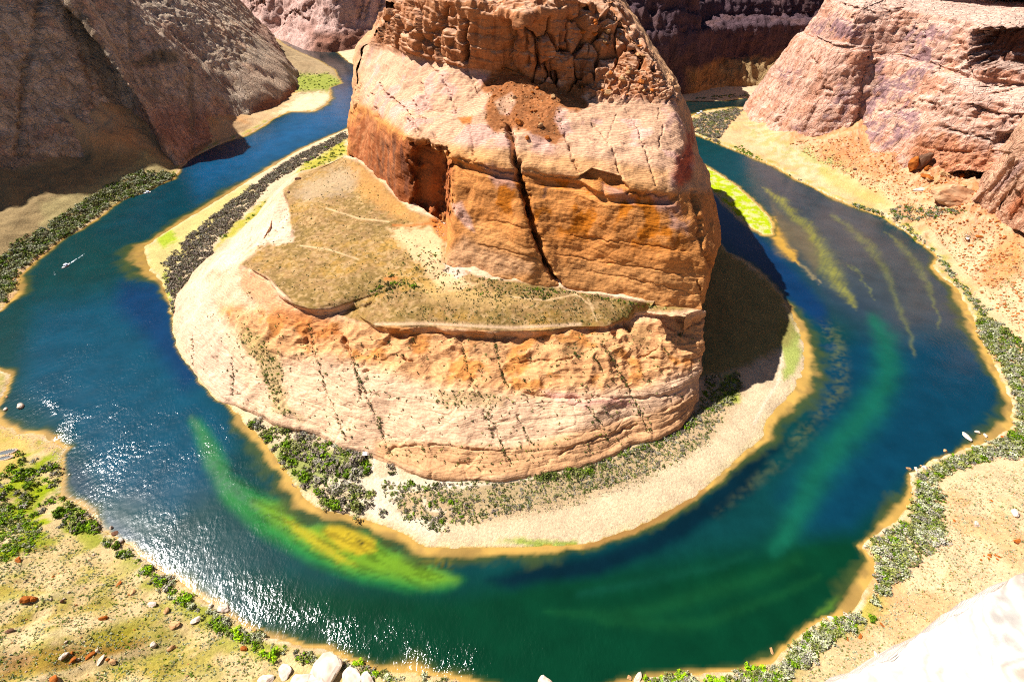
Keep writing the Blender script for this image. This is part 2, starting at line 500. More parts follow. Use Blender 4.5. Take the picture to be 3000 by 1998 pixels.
DO, SWO, SLO = dist_param(QW, OUTW, [np.array([p[2] for p in OUT], float), np.array([p[3] for p in OUT], float)])
DI, SWI = dist_param(QW, INNW, [np.array([p[2] for p in INN], float)])
DS = seg_dist(QW, np.vstack([ISLW, ISLW[:1]]))
inriv = inside(QW, RIVER)
inisl = inside(QW, ISLW)
sh = XX.shape
DO, SWO, SLO, DI, SWI, DS, inriv, inisl = [a.reshape(sh) for a in (DO, SWO, SLO, DI, SWI, DS, inriv, inisl)]
water = inriv & ~inisl
outer = ~inriv & (DO < DI)
inner = ~inriv & ~outer
dsh = np.minimum(np.minimum(DO, DI), DS)
P3 = np.stack([XX, YY, np.zeros(sh)], -1)
n40, n12, n4 = fbm(P3 / 60, 3, 11), fbm(P3 / 15, 3, 12), fbm(P3 / 4.5, 3, 13)
# smooth the slope so neighbouring banks flow into each other
SLs = box(box(SLO, 9, 0), 9, 1)
gul = ridged(np.stack([XX * .6 + YY * .5, (YY * .6 - XX * .5) * .35, XX * 0], -1) / 28, 2, 14)
z_out = 1.6 * (1 - np.exp(-DO / 3)) + .03 * np.minimum(DO, 30) + SLs * np.maximum(DO - 12, 0) * (1 + .16 * n40)
z_out += sstep(20, 70, DO) * (2.6 * n40 + 1.5 * n12 + .5 * n4 + 1.9 * (gul - .4) * (SLs > .1)) + .25 * n4 * sstep(2, 10, DO)
vv = -.38 * XX + .92 * YY + 7 * n40 + 2 * n12
ll = sstep(-60, -140, XX) * sstep(260, 170, YY) * sstep(12, 40, DO)
z_out += ll * (2.0 * (1 - 2.2 * np.abs((vv / 24 % 1) - .5)) + .8 * (1 - 2 * np.abs((vv / 9.5 % 1) - .5)))
GUL = at([-40, 60, 150, 300, 430, 520, 600], [1995, 1965, 1945, 1930, 1905, 1868, 1822], [27, 25, 23, 19, 14, 9, 4])[:, :2]
gd = seg_dist(np.stack([XX.ravel(), YY.ravel()], -1), GUL).reshape(sh)
z_out -= 4.5 * np.exp(-(gd / 7.5) ** 2) * sstep(8, 25, DO)
rr_ = sstep(150, 230, XX) * sstep(700, 500, YY) * sstep(10, 40, DO)
z_out += rr_ * (.9 * n12 + .8 * ridged(np.stack([XX * .5 - YY * .3, YY * .12 + XX * .08, XX * 0], -1) / 9, 2, 15))
talus = np.zeros(sh)
for (px_, py_, pz_, rad, hgt) in ((2505,378,40,85,30), (2330,400,20,45,12), (2420,392,28,50,16), (2610,462,36,60,20), (2760,470,55,70,24), (2890,480,74,85,30)):
    q_ = at(px_, py_, pz_)
    dc = np.hypot(XX - q_[0], YY - q_[1]) * (1 + .22 * n12 + .25 * n40)
    talus = np.maximum(talus, hgt * np.clip(1 - dc / rad, 0, 1) ** 1.15)
z_out += talus * (1 + .12 * n4) + sstep(2, 10, talus) * (.7 * n4 + .9 * n12)
z_out = np.where(z_out > 90, 90 + (z_out - 90) * .15, z_out)
z_in = 1.2 * (1 - np.exp(-DI / 4)) + .07 * np.minimum(DI, 60) + sstep(5, 25, DI) * (.5 * n12 + .25 * n4)
z_is = .9 * (1 - np.exp(-DS / 3)) + .12 * n4
z_w = -np.minimum(dsh * .22, 5) - .05
Z = np.where(outer, z_out, np.where(inner, z_in, np.where(inisl, z_is, z_w)))
PG = np.stack([XX, YY, Z], -1)
PX = proj(PG)
PX = np.where((CP * YY - SP * (Z - HC) > 5)[..., None], PX, -9999)
PXW = PX + np.stack([n12, n4], -1) * np.array([14, 10]) + np.stack([n40, n40], -1) * 8

# land colours ----------------------------------------------------------------
col = np.zeros(sh + (3,), np.float32) + np.array([.52, .375, .24], np.float32)
col = mix(col, (.54, .30, .16), sstep(-.1, .45, n40) * .6)
# near left hillside: dry yellow grass with green patches
left = pmask(PXW, [(-700,1250),(200,1320),(420,1640),(820,1900),(1400,2010),(1400,2500),(-700,2500)], 40)
col = mix(col, (.52, .40, .235), left)
col = mix(col, (.35, .31, .115), left * sstep(-.05, .35, n12 + .5 * n40) * .75)
col = mix(col, (.60, .47, .30), left * sstep(.05, .5, -n12 + .6 * n4) * .7)
col = mix(col, (.24, .22, .05), pmask(PXW, [(260,1850),(470,1820),(560,1880),(520,1930),(330,1960),(200,1950)], 30) * .7)
col = mix(col, (.26, .13, .06), pmask(PXW, [(0,1930),(160,1900),(300,1890),(420,1870),(440,1910),(300,1945),(120,1975),(0,1998)], 16) * .65)
trough = ll * sstep(.28, .05, np.abs((vv / 24 % 1)))
trough = np.maximum(trough, ll * sstep(.72, .95, vv / 24 % 1))
col = mix(col, (.30, .23, .075), trough * .55 * sstep(-.3, .2, n12))
col = mix(col, (.64, .52, .35), ll * sstep(.3, .5, vv / 24 % 1) * sstep(.7, .5, vv / 24 % 1) * .6)
lush = pmask(PXW, [(-60,1400),(60,1330),(175,1330),(180,1440),(260,1540),(120,1600),(0,1660),(-120,1660)], 24)
col = mix(col, (.26, .31, .06), lush * .85 * sstep(-.35, .1, n12 + .5 * n4))
col = mix(col, (.50, .36, .17), pmask(PXW, [(-60,1240),(60,1270),(90,1300),(60,1350),(20,1400),(-60,1400)], 10) * .9)
# right side: pink and red talus and sand
# the sand is paler low down
right = pmask(PXW, [(2190,330),(2600,430),(3400,430),(3600,2200),(2500,2200),(2560,1840),(2760,1400),(2990,1230),(2990,1000),(2880,880),(2790,760),(2600,640),(2350,520),(2190,430)], 30)
col = mix(col, (.62, .425, .29), right)
col = mix(col, (.55, .30, .175), right * sstep(.05, .45, n40 + .5 * n12) * .65)
col = mix(col, (.44, .20, .11), pmask(PXW, [(2500,376),(2545,410),(2640,470),(2600,520),(2480,500),(2400,480),(2380,440)], 20) * .75)
col = mix(col, (.45, .20, .10), pmask(PXW, [(2700,520),(2760,470),(2920,480),(2950,560),(2900,600),(2760,590)], 25) * .6)
col = mix(col, (.48, .21, .105), pmask(PXW, [(2920,700),(3000,690),(3000,800),(2900,850),(2860,810)], 25) * .7)
col = mix(col, (.34, .335, .17), pmask(PXW, [(2185,335),(2270,375),(2420,430),(2520,520),(2400,520),(2270,460),(2180,400)], 25) * .85 * sstep(-.25, .2, n12 + .6 * n4))
col = mix(col, (.42, .36, .15), pmask(PXW, [(2400,480),(2560,560),(2620,610),(2540,600),(2420,540)], 22) * .6)
col = mix(col, (.47, .245, .145), sstep(1, 9, talus) * outer * (.55 + .6 * sstep(-.2, .3, n12)) * .8)
col = mix(col, (.60, .42, .30), sstep(2, 9, talus) * outer * sstep(.08, .3, n4) * .6)
# green verge right at the water
verge = (outer & (DO < 16)) * sstep(16, 5, DO) * sstep(1.2, 3.5, DO)
col = mix(col, (.22, .27, .06), verge * .55 * sstep(-.25, .2, n12))
col = mix(col, (.62, .52, .40), outer * sstep(3.2, 1.2, DO) * .7 * sstep(-.2, .25, n12 + .4 * n4))
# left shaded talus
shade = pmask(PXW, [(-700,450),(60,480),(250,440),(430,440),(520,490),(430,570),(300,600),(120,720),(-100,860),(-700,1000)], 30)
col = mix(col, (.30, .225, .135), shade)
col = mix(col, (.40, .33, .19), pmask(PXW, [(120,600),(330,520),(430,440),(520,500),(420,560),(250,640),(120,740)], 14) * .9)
col = mix(col, (.34, .26, .17), pmask(PXW, [(770,70),(1000,190),(1010,240),(880,300),(850,200),(760,110)], 10) * .9)
col = mix(col, (.27, .31, .09), pmask(PXW, [(868,215),(960,215),(1000,240),(965,262),(868,272)], 8) * .8)
col = mix(col, (.66, .57, .40), pmask(PXW, [(795,345),(866,285),(960,268),(966,292),(918,325),(846,327)], 6))
# inner beach and flood plain
col = mix(col, (.56, .445, .32), inner * 1.0)
col = mix(col, (.40, .295, .19), pmask(PXW, [(1060,1420),(1400,1400),(1640,1380),(1860,1300),(2010,1230),(2080,1130),(2170,1060),(2180,1160),(2080,1290),(1900,1400),(1660,1480),(1400,1540),(1160,1510)], 22) * inner * .8)
col = mix(col, (.33, .26, .165), pmask(PXW, [(1300,1430),(1560,1410),(1780,1370),(1880,1330),(1840,1390),(1640,1450),(1440,1490),(1320,1480)], 14) * inner * .7)
col = mix(col, (.68, .58, .45), pmask(PXW, [(920,1370),(1000,1385),(1100,1400),(1180,1400),(1400,1405),(1380,1430),(1180,1440),(1160,1500),(1300,1540),(1260,1590),(1120,1520),(1000,1480),(1080,1450),(960,1420)], 8) * inner * .9)
col = mix(col, (.17, .23, .05), pmask(PXW, [(770,1290),(830,1310),(1000,1320),(1080,1340),(1080,1390),(960,1400),(900,1450),(860,1410),(800,1330)], 12) * inner * .7)
col = mix(col, (.20, .27, .06), pmask(PXW, [(1455,1590),(1520,1572),(1600,1580),(1690,1578),(1690,1594),(1560,1600)], 6) * inner * .8)
col = mix(col, (.20, .28, .06), pmask(PXW, [(2290,930),(2330,960),(2345,1040),(2330,1090),(2300,1120),(2280,1000)], 9) * inner * .7)
col = mix(col, (.24, .32, .05), pmask(PXW, [(2120,1100),(2160,1090),(2165,1180),(2100,1180)], 12) * inner * .7)
col = mix(col, (.47, .40, .19), pmask(PXW, [(420,720),(600,610),(720,540),(760,540),(560,720),(500,800),(500,860),(470,820),(430,780)], 8) * inner * .8)
col = mix(col, (.25, .33, .06), pmask(PXW, [(450,690),(500,670),(520,700),(470,725)], 7) * inner * .8)
col = mix(col, (.25, .33, .06), pmask(PXW, [(474,800),(490,800),(505,870),(505,920),(485,870)], 6) * inner * .8)
col = mix(col, (.37, .34, .10), pmask(PXW, [(830,560),(900,480),(1010,400),(1020,450),(900,520),(790,600),(720,660),(620,740),(690,650)], 8) * inner * .9)
pth = lmask(PX, [(2285,1010),(2290,1050),(2280,1120),(2240,1180),(2210,1240)], 4)
col = mix(col, (.64, .55, .43), pth * inner)
for l in ([(1090,1333),(1150,1337)],[(1097,1345),(1098,1360),(1085,1375),(1040,1395)],[(1085,1372),(1095,1390),(1100,1405)],[(1170,1340),(1165,1400),(1160,1440)],[(1110,1410),(1160,1390)],[(1100,1405),(1200,1425),(1400,1420),(1560,1400)],[(1098,1455),(1092,1500),(1110,1530)],[(1240,1460),(1250,1490),(1300,1500)]):
    col = mix(col, (.68, .58, .46), lmask(PX, l, 4.0) * inner)
col = mix(col, (.60, .50, .33), inner * sstep(6, 2, DI) * .6 * sstep(-.3, .2, n12 + n40))
grn = pmask(PXW, [(1840,1560),(2000,1490),(2110,1410),(2180,1340),(2185,1352),(2100,1440),(2000,1510),(1850,1580),(1700,1605)], 5)
col = mix(col, (.37, .38, .20), grn * inner * .6)
col = mix(col, (.215, .185, .085), pmask(PXW, [(2080,690),(2180,768),(2290,850),(2335,960),(2310,1010),(2190,1060),(2120,1095),(2050,1120),(2050,900)], 14) * inner * .9)  # scrubby ground, toned darker to deepen the butte's shadow across it
# sand bar
col = mix(col, (.36, .42, .08), inisl * 1.0)
col = mix(col, (.58, .50, .33), inisl * sstep(-.1, .35, n12 + .4 * n4) * .7)
col = mix(col, (.60, .50, .33), inisl * sstep(4, 1, DS) * .7)
col = mix(col, (.40, .27, .10), water * 1.0)
GROUND_COL = col
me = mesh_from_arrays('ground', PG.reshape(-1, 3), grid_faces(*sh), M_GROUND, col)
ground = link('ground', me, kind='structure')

def gheight(x, y):
    i = np.clip(np.searchsorted(GX, x) - 1, 0, len(GX) - 2); j = np.clip(np.searchsorted(GY, y) - 1, 0, len(GY) - 2)
    u = (x - GX[i]) / (GX[i + 1] - GX[i]); v = (y - GY[j]) / (GY[j + 1] - GY[j])
    return Z[i, j] * (1 - u) * (1 - v) + Z[i + 1, j] * u * (1 - v) + Z[i, j + 1] * (1 - u) * v + Z[i + 1, j + 1] * u * v

def on_ground(px, py):
    z = 5.0
    for _ in range(14):
        p = at(px, py, z)
        z = .5 * z + .5 * float(gheight(p[0], p[1]))
    p = at(px, py, z); p[2] = gheight(p[0], p[1])
    return p

# ------------------------------------------------------------------ river
PW = proj(P3)
PW = np.where((CP * YY + SP * HC > 5)[..., None], PW, -9999)
wn = np.stack([n12, n4], -1) * np.array([10, 7])
PWW = PW + wn
PWL = PW + np.stack([n40, n40], -1) * 14 + wn * .5
wc = np.zeros(sh + (3,), np.float32) + np.array([.004, .060, .056], np.float32)
wc = mix(wc, (.003, .055, .098), pmask(PWL, [(560,380),(1100,150),(1060,420),(800,520),(600,620),(480,700),(300,680)], 70) * .5)  # upper left reach: some of the sky's reflection mixed into the base colour
wc = mix(wc, (.004, .085, .135), pmask(PWL, [(100,900),(500,820),(560,1050),(700,1250),(640,1420),(500,1500),(300,1450),(200,1250),(60,1150)], 60) * .9)
wc = mix(wc, (.003, .040, .125), pmask(PWL, [(360,830),(480,830),(520,960),(600,1120),(540,1140),(440,1000),(340,900)], 40) * .8)  # navy patch: reflected sky put into the water colour
wc = mix(wc, (.002, .042, .075), pmask(PWL, [(190,1330),(260,1380),(300,1500),(420,1580),(380,1610),(230,1480),(180,1430)], 20) * .7)
wc = mix(wc, (.002, .052, .018), pmask(PWL, [(700,1700),(1300,1720),(2200,1600),(2560,1500),(2540,1720),(2300,1950),(1900,2050),(1200,2050),(800,1900)], 70))
wc = mix(wc, (.001, .016, .028), pmask(PWL, [(1420,1690),(1700,1620),(1900,1560),(2080,1440),(2200,1330),(2300,1300),(2200,1450),(2000,1580),(1750,1680),(1500,1720)], 25) * .9)
wc = mix(wc, (.003, .052, .095), pmask(PWL, [(2350,1100),(2560,950),(2900,1000),(2950,1200),(2800,1320),(2660,1400),(2500,1560),(2350,1560),(2280,1450),(2400,1300)], 50) * .85)
wc = mix(wc, (.034, .060, .088), pmask(PWL, [(2200,460),(2400,560),(2740,760),(2850,960),(2600,1000),(2420,900),(2330,740),(2280,640)], 60) * .95)
wc = mix(wc, (.004, .035, .125), pmask(PWL, [(2040,500),(2130,600),(2330,790),(2420,900),(2430,980),(2330,900),(2180,760),(2060,640)], 22) * .8)  # deep blue right of the butte, sky reflection held in the colour
wc = mix(wc, (.05, .045, .04), pmask(PWL, [(780,80),(1000,160),(1050,220),(1010,300),(960,230),(800,120)], 20) * .9)
wc = mix(wc, (.006, .020, .018), pmask(PWL, [(1900,290),(2200,290),(2200,318),(2010,345),(1900,330)], 8) * .8)  # shadow and dark reflection of the gorge walls painted into the water
wc = wc * np.array([.42, .47, .52])
wc = mix(wc, (.034, .040, .040), pmask(PWL, [(2290,540),(2440,600),(2720,760),(2830,930),(2640,960),(2480,860),(2400,720)], 70) * .7)
wc = mix(wc, (.004, .065, .160), pmask(PWL, [(560,490),(720,415),(860,345),(1040,240),(1030,370),(860,440),(720,515),(580,560)], 60) * .75)  # grazing sky reflection painted as brighter blue water
# green plume and yellow sand under shallow water
wc = mix(wc, (.012, .130, .020), pmask(PWL, [(565,1235),(590,1240),(640,1310),(680,1400),(730,1430),(800,1460),(900,1540),(1090,1560),(1190,1640),(1345,1690),(1300,1715),(1200,1728),(1060,1700),(900,1640),(760,1560),(660,1470),(610,1370)], 26) * .95)
wc = mix(wc, (.045, .105, .060), lmask(PW, [(560,1220),(590,1270),(620,1340),(650,1410),(700,1450),(760,1490)], [6, 12, 22, 26, 20, 10]) * (.55 + .6 * np.clip(fbm(np.stack([PW[..., 0] / 9, PW[..., 1] / 60, PW[..., 0] * 0], -1), 3, 31), -.5, .6)))
wc = mix(wc, (.115, .210, .008), pmask(PWL, [(740,1470),(830,1470),(900,1540),(980,1535),(1080,1570),(1150,1620),(1260,1660),(1330,1690),(1240,1712),(1130,1690),(1010,1660),(900,1600),(800,1530)], 26) * .8)
wc = mix(wc, (.30, .235, .010), pmask(PWW, [(835,1520),(880,1540),(940,1575),(1000,1625),(1040,1655),(985,1640),(920,1600),(860,1555)], 14) * .85)
wc = mix(wc, (.37, .255, .012), pmask(PWW, [(970,1530),(1040,1550),(1095,1580),(1100,1610),(1050,1625),(990,1605),(940,1560)], 12) * .9)
wc = mix(wc, (.30, .22, .02), pmask(PWW, [(1215,1630),(1260,1625),(1330,1640),(1330,1658),(1260,1662)], 7) * sstep(-.2, .3, n4) * .9)
wc = mix(wc, (.022, .026, .008), pmask(PWW, [(975,1520),(1050,1535),(1130,1565),(1180,1600),(1190,1625),(1150,1620),(1100,1575),(1020,1545)], 8) * sstep(-.3, .25, n4) * .8)
wc = mix(wc, (.02, .03, .012), pmask(PWW, [(850,1500),(900,1510),(930,1520),(920,1540),(870,1535)], 8) * .7)
wc = mix(wc, (.02, .028, .008), pmask(PWW, [(1215,1645),(1330,1648),(1330,1668),(1240,1668)], 6) * sstep(-.2, .2, n4) * .8)
fl = fbm(np.stack([(PW[..., 0] + PW[..., 1] * .2) / 90, (PW[..., 1] - PW[..., 0] * .45) / 16, PW[..., 0] * 0], -1), 4, 33)
shal = pmask(PWL, [(600,1280),(840,1480),(1000,1530),(1200,1600),(1345,1690),(1200,1728),(1000,1690),(760,1560)], 30)
wc = wc * (1 - shal * .38 * sstep(-.1, .4, fl))[..., None]
# weed strands on the right reach
ws = .75 + .55 * np.clip(fbm(np.stack([(PW[..., 0] + .5 * PW[..., 1]) / 6, PW[..., 1] / 45, PW[..., 0] * 0], -1), 3, 32), -.45, .6)
wc = mix(wc, (.155, .150, .030), np.clip(lmask(PWW, [(2241,555),(2290,590),(2325,635),(2370,668),(2397,722),(2421,773),(2448,817),(2479,858),(2506,899)], [5, 12, 13, 14, 21, 28, 23, 14, 6]) * ws * 1.0, 0, 1))
wc = mix(wc, (.120, .085, .035), pmask(PWW, [(2262,600),(2300,640),(2370,680),(2400,760),(2390,800),(2330,730),(2280,680)], 18) * .6)
wc = mix(wc, (.36, .20, .03), np.clip(lmask(PWW, [(2266,640),(2275,690),(2295,725),(2318,745),(2345,775)], [6, 15, 16, 12, 4]) * 1.2, 0, 1))
wc = mix(wc, (.15, .12, .06), lmask(PWW, [(2345,775),(2370,800),(2400,830)], [5, 6, 3]))
for l, w in (([(2438,630),(2489,668),(2540,712),(2574,756),(2608,824),(2628,889),(2656,953),(2680,1040)], [5, 9, 11, 11, 9, 8, 7, 5]), ([(2591,678),(2642,722),(2690,780),(2720,840),(2744,906),(2750,960)], [2, 9, 12, 8, 4, 3]), ([(2470,770),(2520,800),(2560,880)], [2, 4, 2])):
    wc = mix(wc, (.105, .115, .035), lmask(PWW, l, w) * ws * .6)
for l, w, c, k in (([(2560,940),(2595,1000),(2601,1080),(2591,1130),(2540,1210),(2472,1285),(2421,1350),(2370,1430),(2320,1540),(2270,1610)], [22, 36, 42, 44, 50, 52, 50, 46, 38, 24], (.004, .075, .040), .75),
                   ([(2330,1640),(2200,1705),(2148,1713),(2046,1747),(1910,1785),(1774,1802),(1600,1790)], [22, 26, 28, 28, 24, 20, 10], (.003, .040, .012), .65),
                   ([(2400,1690),(2290,1740),(2182,1778),(2080,1822),(1978,1832),(1842,1822),(1760,1820)], [12, 15, 18, 20, 22, 18, 8], (.003, .040, .012), .65),
                   ([(2200,1620),(2100,1660),(1900,1700),(1700,1740)], [10, 14, 18, 12], (.002, .034, .018), .7)):
    wc = mix(wc, c, lmask(PWW, l, w) * k)
wc = mix(wc, (.05, .11, .012), lmask(PWW, [(2390,1800),(2430,1775),(2460,1750)], [10, 14, 8]) * .8)
wc = mix(wc, (.004, .022, .06), pmask(PWW, [(2400,1010),(2440,1000),(2470,1020),(2420,1030)], 6) * .6)
for (x, y, r) in ((1023,1566,4),(1030,1578,3),(1049,1586,5),(1059,1592,4),(1010,1580,3)):
    wc = mix(wc, (.02, .02, .006), lmask(PW, [(x - 1, y), (x + 1, y)], r))
# weedy fringe off the inner right beach
fr = inriv * sstep(9, 20, DI - SWI * .6) * sstep(40, 22, DI - SWI * .6) * pmask(PW, [(2000,1400),(2250,1180),(2330,950),(2480,950),(2480,1150),(2300,1350),(2100,1500)], 30)
wc = mix(wc, (.075, .085, .03), fr * sstep(-.6, .8, n4 + .8 * n12) * .7)
# shallows along every bank
sw = np.where(DI < DO, SWI, SWO); dd = np.minimum(DI, DO)
sw = np.where(DS < dd, 5.0, sw); dd = np.minimum(dd, DS)
sw = .72 * sw * np.clip(1 + .4 * n12 + .4 * n40 + .15 * n4, .3, 2)
wc = mix(wc, (.035, .050, .012), sstep(2.3, 1.0, dd / np.maximum(sw, .3)) * .85)
sc_ = np.where((PW[..., 0] < 700) & (PW[..., 1] < 860), .75, 1.0)
yel = np.stack([.40 * sc_, .235 * sc_, .055 * sc_], -1)
wc = wc + (yel - wc) * (sstep(1.15, .45, dd / np.maximum(sw, .3)) * .95 * sstep(.4, 1.5, sw))[..., None]
wc = mix(wc, (.17, .105, .035), sstep(.0, .35, n12 + .5 * n40) * sstep(1.2, .5, dd / np.maximum(sw, .3)) * .55)
brn = pmask(PW, [(1700,1600),(1800,1555),(2000,1460),(2060,1425),(2075,1440),(2000,1490),(1830,1580),(1720,1620)], 6)
wc = mix(wc, (.20, .10, .03), brn * sstep(1.4, .5, dd / np.maximum(sw, .3)) * .8)
wc = np.clip(wc, .0008, 1)
chop = .16 + .10 * sstep(500, 200, PW[..., 1]) * 0
chop = chop + .14 * pmask(PWL, [(0,700),(200,700),(430,720),(480,830),(600,1150),(700,1300),(760,1500),(500,1600),(200,1400),(0,1200)], 120)
chop = chop + .16 * pmask(PWL, [(640,1640),(800,1690),(1000,1780),(1150,1850),(1100,1940),(900,1880),(720,1790),(600,1700)], 40)
chop = chop + .05 * pmask(PWL, [(380,1560),(560,1560),(800,1680),(1000,1780),(1300,1900),(1400,1990),(1150,1990),(900,1890),(700,1830),(540,1710),(420,1620)], 60)
chop = chop + .7 * pmask(PWW, [(140,1170),(190,1190),(255,1200),(225,1240),(205,1300),(160,1290),(170,1240)], 16)
chop = chop + .25 * pmask(PWL, [(1300,1750),(1900,1900),(1800,2000),(1350,2000)], 60)
chop = chop + .50 * pmask(PWL, [(880,1790),(1150,1820),(1400,1900),(1420,1996),(1150,1990),(1000,1900)], 60)
chop = chop + .22 * pmask(PWL, [(0,880),(480,860),(700,1250),(640,1400),(300,1400),(100,1150)], 80)
chop = chop + .5 * pmask(PWW, [(140,1170),(190,1190),(255,1200),(225,1240),(205,1300),(160,1290),(170,1240)], 16)
foam = -.06 + 0 * chop
foam = foam + .55 * lmask(PW, [(196,778),(225,759),(248,744)], [5, 4, 2])
foam = foam + .34 * lmask(PWW, [(10,905),(60,880),(100,860),(145,825),(160,800)], [6, 8, 8, 9, 6])
foam = foam + .24 * lmask(PWW, [(160,800),(200,760),(240,730),(300,690)], [6, 5, 5, 3])
foam = foam + .22 * lmask(PWW, [(105,1010),(135,1050),(160,1100),(200,1160)], [10, 12, 12, 10])
foam = foam + .42 * pmask(PWW, [(150,1180),(190,1195),(250,1200),(225,1235),(205,1300),(165,1285),(180,1240)], 12)
foam = foam + .20 * pmask(PWL, [(420,1600),(520,1600),(700,1700),(900,1790),(1150,1900),(1250,1960),(1100,1970),(900,1880),(720,1820),(560,1720)], 45)
foam = foam + .10 * pmask(PWL, [(420,1080),(640,1200),(700,1260),(640,1290),(480,1180)], 30)
foam = foam + .25 * lmask(PWW, [(426,566),(470,560),(520,545),(560,530)], [3, 4, 4, 2])
keep = (dsh < 3.5) | water
fidx = grid_faces(*sh)
kf = keep.ravel()[fidx].any(1)
fidx = fidx[kf]
used, inv = np.unique(fidx, return_inverse=True)
V = P3.reshape(-1, 3)[used]
me = mesh_from_arrays('river', V, inv.reshape(-1, 4), M_WATER, wc.reshape(-1, 3)[used], {'chop': chop.ravel()[used], 'foam': foam.ravel()[used]})
river = link('river', me, kind='structure')
# ------------------------------------------------------------------ canyon walls (world-space ruled walls with relief)
def strata(P, h, seed, dip=(0.05, 0.03), wav=4.0):
    """rounded beds: 0 in the joints, 1 on the bulge"""
    zz = P[..., 2] + dip[0] * P[..., 0] + dip[1] * P[..., 1] + wav * noise(P / 55, seed)
    u = zz / h
    k = np.floor(u)
    r = np.abs(np.sin(k * 12.9898 + seed) * 43758.5453) % 1
    f = u - k
    return np.power(np.clip(4 * f * (1 - f), 0, 1), .45) * (.45 + .55 * r) + .6 * (r - .5)

def wall(name, foot, prof, nu, nv, side, disp, colour, smooth_n=41, mat=M_WALL):
    """foot: (x, y, z, s) points; prof(s) -> list of (offset, height above zero); side +1 = wall rises to the left of travel"""
    f = np.asarray(foot, float)
    d = np.r_[0, np.cumsum(np.hypot(np.diff(f[:, 0]), np.diff(f[:, 1])))]; d /= d[-1]
    s = np.linspace(0, 1, nu)
    F = np.stack([np.interp(s, d, f[:, k]) for k in range(f.shape[1])], -1)
    k = max(3, nu // 60)
    F[:, :2] = box(F[:, :2], k, 0)
    tg = np.gradient(box(F[:, :2], smooth_n, 0), axis=0)
    tg /= np.maximum(np.linalg.norm(tg, axis=1, keepdims=True), 1e-9)
    n = np.stack([-tg[:, 1], tg[:, 0]], -1) * side
    n = box(n, smooth_n, 0); n /= np.linalg.norm(n, axis=1, keepdims=True)
    L = []
    for i in range(nu):
        L.append(prof(F[i]))
    L = np.asarray(L, float)                                  # nu, levels, 2
    lv = np.r_[0, np.cumsum(np.hypot(np.diff(L[:, :, 0], axis=1), np.diff(L[:, :, 1], axis=1)).clip(2, 130).mean(0))]
    R = resample(L, nv, 1, lv / lv[-1])
    R = box(R, max(2, nv // 60), 1)
    P = np.concatenate([F[:, None, :2] + n[:, None, :] * R[..., :1], R[..., 1:2]], -1)
    Nn = normals(P)
    out = -np.concatenate([n, np.zeros((nu, 1))], -1)[:, None, :]
    sg = np.sign((Nn * (out + np.array([0, 0, .7]))).sum(-1, keepdims=True)); Nn = Nn * np.where(sg == 0, 1, sg)
    P = disp(P, Nn, proj(P))
    Nn2 = normals(P); Nn2 *= np.sign((Nn2 * (out + np.array([0, 0, .7]))).sum(-1, keepdims=True))
    c = colour(P, proj(P), Nn2)
    flip = (np.cross(np.gradient(P, axis=0), np.gradient(P, axis=1)) * (out + np.array([0, 0, .7]))).sum(-1).mean() < 0
    me = mesh_from_arrays(name, P.reshape(-1, 3), grid_faces(nu, nv, flip), mat, c)
    return link(name, me, kind='structure'), P

def push(P, Nn, d): return P + Nn * d[..., None]

def carve(P, px, lines, inward):
    """cut grooves along pixel polylines: (line, half width px, depth m); inward = unit vectors into the rock"""
    d = np.zeros(P.shape[:-1])
    q = px + np.stack([fbm(P / 7, 3, 191), fbm(P / 7, 3, 192)], -1) * 7.0
    rag = .8 + .7 * fbm(P / 9, 2, 193)
    for l, w, dep in lines:
        d = np.maximum(d, lmask(q, l, w) * dep * rag)
    return P + inward * d[..., None]

# --- left wall, in the shade of its own rim
def lpt(px, py, z, *s): return tuple(at(px, py, z)[:2]) + (z,) + s
LW = [(-800,60,40,64,0), (-770,250,42,64,0), (-740,430,44,62,0), (-702,560,44,60,0), lpt(51,490,42,57.5,0), lpt(238,452,36,55,0), lpt(350,436,30,54.5,0), lpt(422,425,22,53,0), lpt(480,450,10,53,0), lpt(520,487,3,54,0),
      lpt(560,458,1,54,0), lpt(630,415,1,54,0), lpt(700,374,1,54,0), lpt(738,345,1,50,.3), lpt(772,334,1,46,1), lpt(800,322,1,46,1), lpt(846,294,1,46,1), lpt(873,262,3,46,1), lpt(872,225,8,46,1),
      lpt(838,184,26,47,.8), lpt(802,136,45,50,.4), lpt(782,102,55,54,.2), lpt(768,70,60,54,0), (-1080,2150,60,54,0), (-1250,2600,60,54,0)]
def lw_prof(F):
    z0, sl, b = F[2], F[3], F[4]
    t = math.tan(radians(sl)); t2 = math.tan(radians(41))
    zl = z0 + 12 * b                                          # low red scarp under the sunlit bench
    o1, zb = 3 * b, zl + 62 * b
    o2 = o1 + 62 * b / t2
    zt = 292.0
    o3 = o2 + (zt - 30 - zb) / t
    return [(-14, z0 - 16), (0, z0), (o1, zl), (o2 + .01, zb + .01), (o2 + (150 - zb) / t if zb < 150 else o2 + .02, 150), (o3, zt - 30), (o3 + 14, zt), (o3 + 200, zt + 6), (o3 + 900, zt + 10)]
